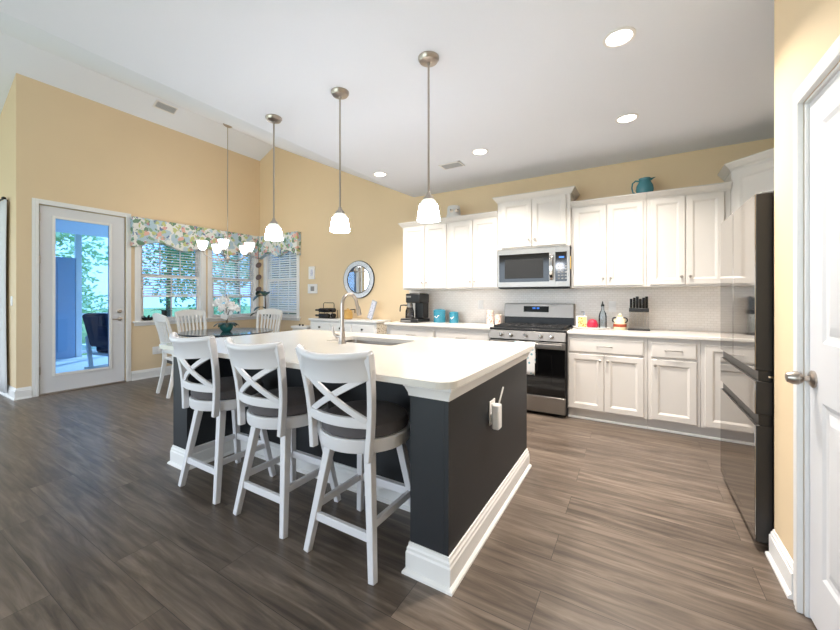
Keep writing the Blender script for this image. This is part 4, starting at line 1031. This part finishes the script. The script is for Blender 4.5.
# ------------------------------------------------------------------ things on the counters and cabinets
CT = .916
# coffee machine
o = (-2.665, 4.47, CT); t = thing('coffee_maker', 'black espresso coffee maker at the left end of the counter', 'coffee maker', o)
MB().box(-.15, .14, -.20, .14, 0, .05).build('base', 'black', t, bevel=.01)
MB().box(-.02, .12, -.02, .14, .05, .33).build('tank', 'black', t, bevel=.012)
MB().box(-.10, .13, -.14, .14, .27, .40).build('head', 'black', t, bevel=.015)
MB().box(-.06, .11, -.10, .12, .40, .412).build('lid', 'steel', t, bevel=.004)
MB().box(-.085, -.01, -.145, -.138, .345, .37).build('name_plate', 'steel', t)
MB().lathe([(.0001, .05), (.06, .05), (.064, .07), (.06, .16), (.045, .20), (.045, .21), (.0001, .21)], (-.06, -.09, 0), 24).build('carafe', 'carafe_glass', t)
MB().tube([(-.06, -.10, .235), (-.12, -.15, .24), (-.165, -.16, .235), (-.175, -.16, .20), (-.178, -.16, .15)], .009, 8).build('steam_wand', 'black', t)
MB().lathe([(.0001, .215), (.042, .215), (.045, .235), (.038, .27), (.0001, .27)], (-.06, -.09, 0), 20).build('brew_group', 'steel', t)
MB().box(-.13, .02, -.205, -.198, .012, .035).build('trim_plate', 'steel', t)
MB().box(-.14, .03, -.19, -.03, .05, .056).build('drip_tray', 'steel', t)
# teal canisters
def canister(label, c, r, h):
    t = thing('canister', label, 'canister', c, 0, 'teal kitchen canisters')
    MB().lathe([(.0001, 0), (r, 0), (r, h*.8), (r*.97, h*.82), (.0001, h*.82)], (0, 0, 0), 30).build('body', 'teal', t)
    MB().lathe([(.0001, h*.82), (r*1.02, h*.82), (r*1.02, h*.9), (r*.8, h*.97), (r*.2, h), (.0001, h)], (0, 0, 0), 30).build('lid', 'teal', t)
    # white script flourish wrapped on the front
    m = MB(); pts = []
    for i in range(25):
        q = i/24; a = -PI/2+.30+(-.62+1.24*q)*.7-.35; z = h*(.38+.10*q+.07*math.sin(q*9)); pts.append(((r+.001)*math.cos(a), (r+.001)*math.sin(a), z))
    m.tube(pts, [.0015+.005*abs(math.sin(i*.45)) for i in range(25)], 6); m.build('script_mark', 'plastic_white', t)
canister('larger teal canister with a white script mark, beside the coffee maker', (-2.345, 4.56, CT), .085, .185)
canister('smaller teal canister with a white script mark, right of the larger one', (-2.13, 4.57, CT), .062, .155)
def tin(label, c, r, h):
    t = thing('patterned_tin', label, 'canister', c)
    MB().lathe([(.0001, 0), (r, 0), (r, h*.84), (.0001, h*.84)], (0, 0, 0), 24).build('body', 'pink_tin', t)
    MB().lathe([(.0001, h*.84), (r*1.04, h*.84), (r*1.04, h*.97), (r*.9, h), (.0001, h)], (0, 0, 0), 24).build('lid', 'tan_tin', t)
tin('taller pink patterned tin left of the range', (-1.60, 4.53, CT), .046, .185)
tin('shorter pink patterned tin touching the range side', (-1.502, 4.56, CT), .042, .13)
# tray and contents
o = (-.42, 4.50, CT); t = tag(MB(o).add([], []) and MB((0, 0, 0)).lathe([(.0001, .004), (.14, .004), (.157, .012), (.170, .022), (.174, .022), (.160, .006), (.14, 0), (.0001, 0)], (0, 0, 0), 36, None, 1.12, .62).build('serving_tray', 'plastic_white', loc=o), 'white oval tray on the counter right of the range', 'tray')
o = (-.521, 4.50, CT+.0045); t = thing('tea_box', 'yellow patterned box standing on the white tray', 'box', o, .1)
MB().box(-.055, .055, -.03, .03, 0, .135).build('carton', 'plastic_white', t, bevel=.003)
MB().box(-.036, .05, -.032, -.0295, .01, .125).build('printed_face', 'pattern_box', t)
o = (-.407, 4.475, CT+.0045); t = thing('red_trinket', 'round crimson red jar on the white tray', 'jar', o)
MB().lathe([(.0001, 0), (.04, 0), (.055, .02), (.058, .045), (.048, .075), (.0001, .078)], (0, 0, 0), 24).build('body', 'red', t)
MB().lathe([(.0001, .077), (.046, .076), (.036, .095), (.014, .105), (.0001, .106)], (0, 0, 0), 20).build('lid', 'red', t)
o = (-.50, 4.56, CT+.0045); t = thing('soap_dispenser', 'slim grey pump bottle behind the yellow box on the tray', 'bottle', o)
MB().lathe([(.0001, 0), (.026, 0), (.026, .11), (.012, .13), (.008, .135), (.008, .17), (.0001, .17)], (0, 0, 0), 16).build('body', 'silver_frame', t)
MB().tube([(0, 0, .165), (0, 0, .18), (-.03, -.01, .178)], .005, 6).build('spout', 'steel', t)
o = (-.309, 4.51, CT+.0045); t = thing('oil_bottle', 'clear bluish glass bottle with a black pourer on the tray', 'bottle', o)
MB().lathe([(.0001, 0), (.036, 0), (.04, .01), (.04, .14), (.032, .175), (.016, .205), (.014, .245), (.0001, .246)], (0, 0, 0), 24).build('glass', 'bottle_glass', t)
MB().lathe([(.017, .245), (.017, .262), (.008, .272), (.005, .30), (.0001, .302)], (0, 0, 0), 14).build('pourer', 'bottle_black', t)
# ceramic jar with painted face bands
o = (-.145, 4.545, CT); t = thing('ceramic_jar', 'cream ceramic jar with loop handles and a rust band, left of the knife block', 'jar', o)
MB().lathe([(.0001, 0), (.062, 0), (.066, .008), (.066, .03), (.0001, .031)], (0, 0, 0), 28).build('foot', 'cream', t)
MB().lathe([(.0001, .03), (.062, .03), (.064, .035), (.064, .062), (.0001, .063)], (0, 0, 0), 28).build('rust_band', 'rust_band', t)
MB().lathe([(.0001, .062), (.06, .062), (.058, .10), (.045, .13), (.024, .14), (.0001, .142)], (0, 0, 0), 28).build('shoulder', 'cream', t)
MB().lathe([(.0001, .14), (.014, .141), (.02, .155), (.014, .17), (.0001, .174)], (0, 0, 0), 16).build('lid_knob', 'cream', t)
for s in (-1, 1):
    MB().tube([(s*.045+s*.026*math.cos(a)*1.0, -.03, .105+.026*math.sin(a)) for a in [PI*2*k/14 for k in range(15)]], .006, 8).build('loop_handle', 'bottle_black', t)
# knife block
o = (.03, 4.56, CT); t = thing('knife_block', 'clear acrylic knife block with black base and black-handled knives', 'knife block', o)
MB().box(-.10, .10, -.06, .06, 0, .014).build('base', 'black', t, bevel=.002)
for s in (-1, 1): MB().box(s*.085-.004, s*.085+.004, -.05, .05, .014, .20).build('side_panel', 'clear_plastic', t)
MB().box(-.081, .081, .03, .036, .014, .20).build('back_panel', 'clear_plastic', t)
MB().box(-.09, .09, -.055, .055, .195, .235).build('top_holder', 'black', t, bevel=.003)
for k in range(6):
    x = -.07+.028*k
    kn = thing('kitchen_knife', 'black-handled knife, %s in the knife block' % ['leftmost', 'second from left', 'third from left', 'third from right', 'second from right', 'rightmost'][k], 'knife', (o[0]+x, o[1]+(.015 if k % 2 else -.015), CT), 0, 'knives in the acrylic block')
    MB().bar((0, 0, .236), (0, 0, .335+.012*(k % 3)), .025, .028, (0, 1, 0)).build('handle', 'bottle_black', kn, bevel=.004)
    MB().prism_xz([(-.0012, .05), (.0012, .05), (.0012, .194), (-.0012, .194)], -.012, .012).build('blade', 'chrome', kn)
# pitcher on top of the wall cabinet
PT = zU1
o = (.06, 4.53, 2.326); 
t = thing('pitcher', 'teal ceramic pitcher with a curved handle on top of the wall cabinet', 'pitcher', (.082, 4.53, zU1), math.radians(15)); t.scale = (.84, .84, 1)
MB().lathe([(.0001, 0), (.055, 0), (.06, .01), (.088, .05), (.098, .09), (.09, .135), (.068, .17), (.06, .19), (.066, .21), (.06, .21), (.054, .19), (.06, .17), (.08, .13), (.0001, .12)], (0, 0, 0), 32).build('body', 'teal_pitcher', t)
m = MB(); m.add([(.045, -.035, .205), (.045, .035, .205), (.125, 0, .222), (.055, -.03, .175), (.055, .03, .175)], [(0, 1, 2), (0, 2, 3), (1, 4, 2), (3, 2, 4), (0, 3, 4, 1)]); m.build('spout', 'teal_pitcher', t, bevel=.003)
MB().tube([(-.058, 0, .185), (-.10, 0, .19), (-.135, 0, .165), (-.142, 0, .12), (-.13, 0, .07), (-.085, 0, .045)], [.008, .008, .008, .008, .008, .009], 10).build('handle', 'teal_pitcher', t)
# white jar with a face on top of the cabinet
t = thing('face_jar', 'white ceramic jar with two dark eyes on top of the wall cabinet', 'jar', (-2.10, 4.50, zU1))
MB().lathe([(.0001, 0), (.085, 0), (.098, .01), (.1, .065), (.095, .075), (.0001, .076)], (0, 0, 0), 30).build('base', 'frost', t)
MB().lathe([(.0001, .075), (.086, .075), (.09, .09), (.088, .17), (.08, .19), (.0001, .192)], (0, 0, 0), 30).build('head', 'frost', t)
for s in (-1, 1):
    a = -PI/2+.50+s*.42; e = MB().sphere((.088*math.cos(a), .088*math.sin(a), .115), .028, .028, .024, 14).build('eye', 'tan_tin', t)
    MB().sphere((.112*math.cos(a), .112*math.sin(a), .122), .010, .010, .008, 10).build('pupil', 'bottle_black', e)

# ------------------------------------------------------------------ outside the windows
struct(MB().box(-60, 45, -40, 60, -.35, -.30).build('ground_lawn', 'lawn', smooth=False))
struct(MB().box(-10.6, W-.13, YG+.13, 4.1, -.30, -.04).build('ground_porch', 'patio', smooth=False))
struct(MB().box(-10.8, W-.125, YG-.0+.125, 4.1, 2.78, 2.86).build('ceiling_porch', 'porch_ceiling', smooth=False))
struct(MB().box(-14, W-.13, 4.1, 13, -.30, -.12).build('ground_patio', 'patio', smooth=False))
struct(MB().box(-10.5, W-.13, YG+.121, YG+.131, -.04, 2.78).build('wall_porch', 'porch_wall', smooth=False))
def post(label, x, y, z1=2.78, s=.1):
    o = (x, y, -.04); t = tag(MB(o).box(x-s/2, x+s/2, y-s/2, y+s/2, -.04, z1).build('porch_post', 'trim_white', bevel=.006), label, 'post')
post('white porch post seen through the patio door, right of the blue screen wall', -10.5, 3.05)
post('white porch post seen through the patio door, at the far right corner of the porch', -10.5, 4.0)

struct(MB().box(-10.55, -10.45, 1.45, 2.99, -.04, 2.12).box(-10.55, -10.45, 1.45, 2.99, 2.70, 2.78).box(-10.45, -10.44, 2.70, 2.735, .1, 2.0).build('wall_porch_screen', 'porch_wall', smooth=False))
o = (-10.5, 3.5, 0); t = thing('porch_rail', 'white porch screen rails seen through the patio door', 'railing', o)
for z in (.02, .85, 2.70): MB(o).box(-10.52, -10.48, 3.105, 3.945, z, z+.06).build('rail', 'trim_white', t)
# porch chair
t = thing('porch_chair', 'cushioned dark armchair with white arms on the porch', 'armchair', (-8.2, 3.02, -.04), math.radians(12))
MB().box(-.30, .30, -.28, .30, .30, .46).build('seat_cushion', 'navy', t, bevel=.05)
m = MB(); m.bar((0, -.30, .42), (0, -.44, 1.02), .58, .15, (0, 1, 0)); m.build('back_cushion', 'navy', t, bevel=.05)
m = MB(); m.box(-.32, .32, -.30, .32, .25, .30); m.build('seat_frame', 'trim_white', t, bevel=.01)
for s in (-1, 1):
    MB().ribbon([(s*.36, -.36, .60), (s*.36, 0, .64), (s*.36, .34, .62), (s*.36, .40, .52), (s*.36, .36, .25), (s*.36, .30, .03)], .06, .035, (0, 1, .3)).build('arm', 'trim_white', t, bevel=.008)
    MB().bar((s*.36, -.30, .0), (s*.36, -.36, .60), .05, .05).build('rear_leg', 'trim_white', t)
    MB().bar((s*.36, -.40, .025), (s*.36, .36, .025), .05, .045).build('runner', 'trim_white', t)
    MB().box(s*.34-.03, s*.34+.03, -.3, .3, .26, .30).build('side_rail', 'trim_white', t)
# patio bench with blue cushions
t = thing('patio_bench', 'blue cushioned bench on the patio outside the middle window', 'bench', (-9.6, 5.0, -.12), math.radians(-70))
MB().box(-.7, .7, -.3, .3, .1, .30).build('base', 'trim_white', t, bevel=.02)
for s in (-1, 1):
    MB().box(s*.35-.33, s*.35+.33, -.28, .3, .30, .46).build('seat_cushion', 'blue_cloth', t, bevel=.04)
    MB().box(s*.35-.33, s*.35+.33, .16, .32, .46, .86).build('back_cushion', 'blue_cloth', t, bevel=.04)
# trees and hedge
def tree(label, x, y, h, r, lm, seed, n=5200, base=.25, ls=.11, name='garden_tree', cat='tree'):
    rg = random.Random(seed); t = thing(name, label, cat, (x, y, -.30), 0, 'trees beyond the porch and patio')
    MB().tube([(0, 0, 0), (.05, .03, h*.3), (-.04, .05, h*.6), (.03, 0, h*.85)], [.16, .13, .09, .04], 8).build('trunk', 'bark', t)
    m = MB(); cl = [(rg.uniform(-.6, .6)*r, rg.uniform(-.6, .6)*r, h*(base+(1-base)*rg.random()), r*rg.uniform(.35, .6)) for _ in range(16)]
    vs = []; fs = []
    for i in range(n):
        c = cl[i % 16]; d = Vector((rg.gauss(0, 1), rg.gauss(0, 1), rg.gauss(0, 1))).normalized()*c[3]*rg.random()**.4
        p = Vector(c[:3])+d; p.z = max(p.z, .2)
        a = Vector((rg.gauss(0, 1), rg.gauss(0, 1), rg.gauss(0, .6))).normalized(); b = a.orthogonal().normalized(); q = rg.random()*6; b = b*math.cos(q)+a.cross(b)*math.sin(q)
        s_ = ls*rg.uniform(.6, 1.3); k = len(vs)
        vs += [p-a*s_, p-b*s_*.45, p+a*s_, p+b*s_*.45]; fs.append((k, k+1, k+2, k+3))
    m.add(vs, fs).build('crown', lm, t, smooth=False, recalc=False)
for i, (x, y, h, r, lm, lb) in enumerate([
    (-16.5, 4.0, 6.0, 1.7, 'leaf_light', 'bright leafy tree behind the porch screen, seen through the patio door'),
    (-20.5, 9.5, 7.0, 2.2, 'green_leaf', 'dense green tree left in the view of the left west window'),
    (-15.5, 10.0, 6.5, 1.7, 'leaf_light', 'pale green tree right in the view of the left west window'),
    (-16.5, 15.0, 6.5, 2.1, 'green_leaf', 'green tree seen through the middle window blind'),
    (-12.0, 15.5, 6.0, 1.7, 'leaf_light', 'pale tree seen past the bench in the middle window'),
    (-9.2, 10.5, 6.0, 1.5, 'leaf_light', 'pale green tree seen through the north window blind'),
    (-12.6, 1.2, 5.0, 1.2, 'green_leaf', 'green tree just outside the porch screen near the great-room wall')]):
    tree(lb, x, y, h, r, lm, i+1, base=.08)
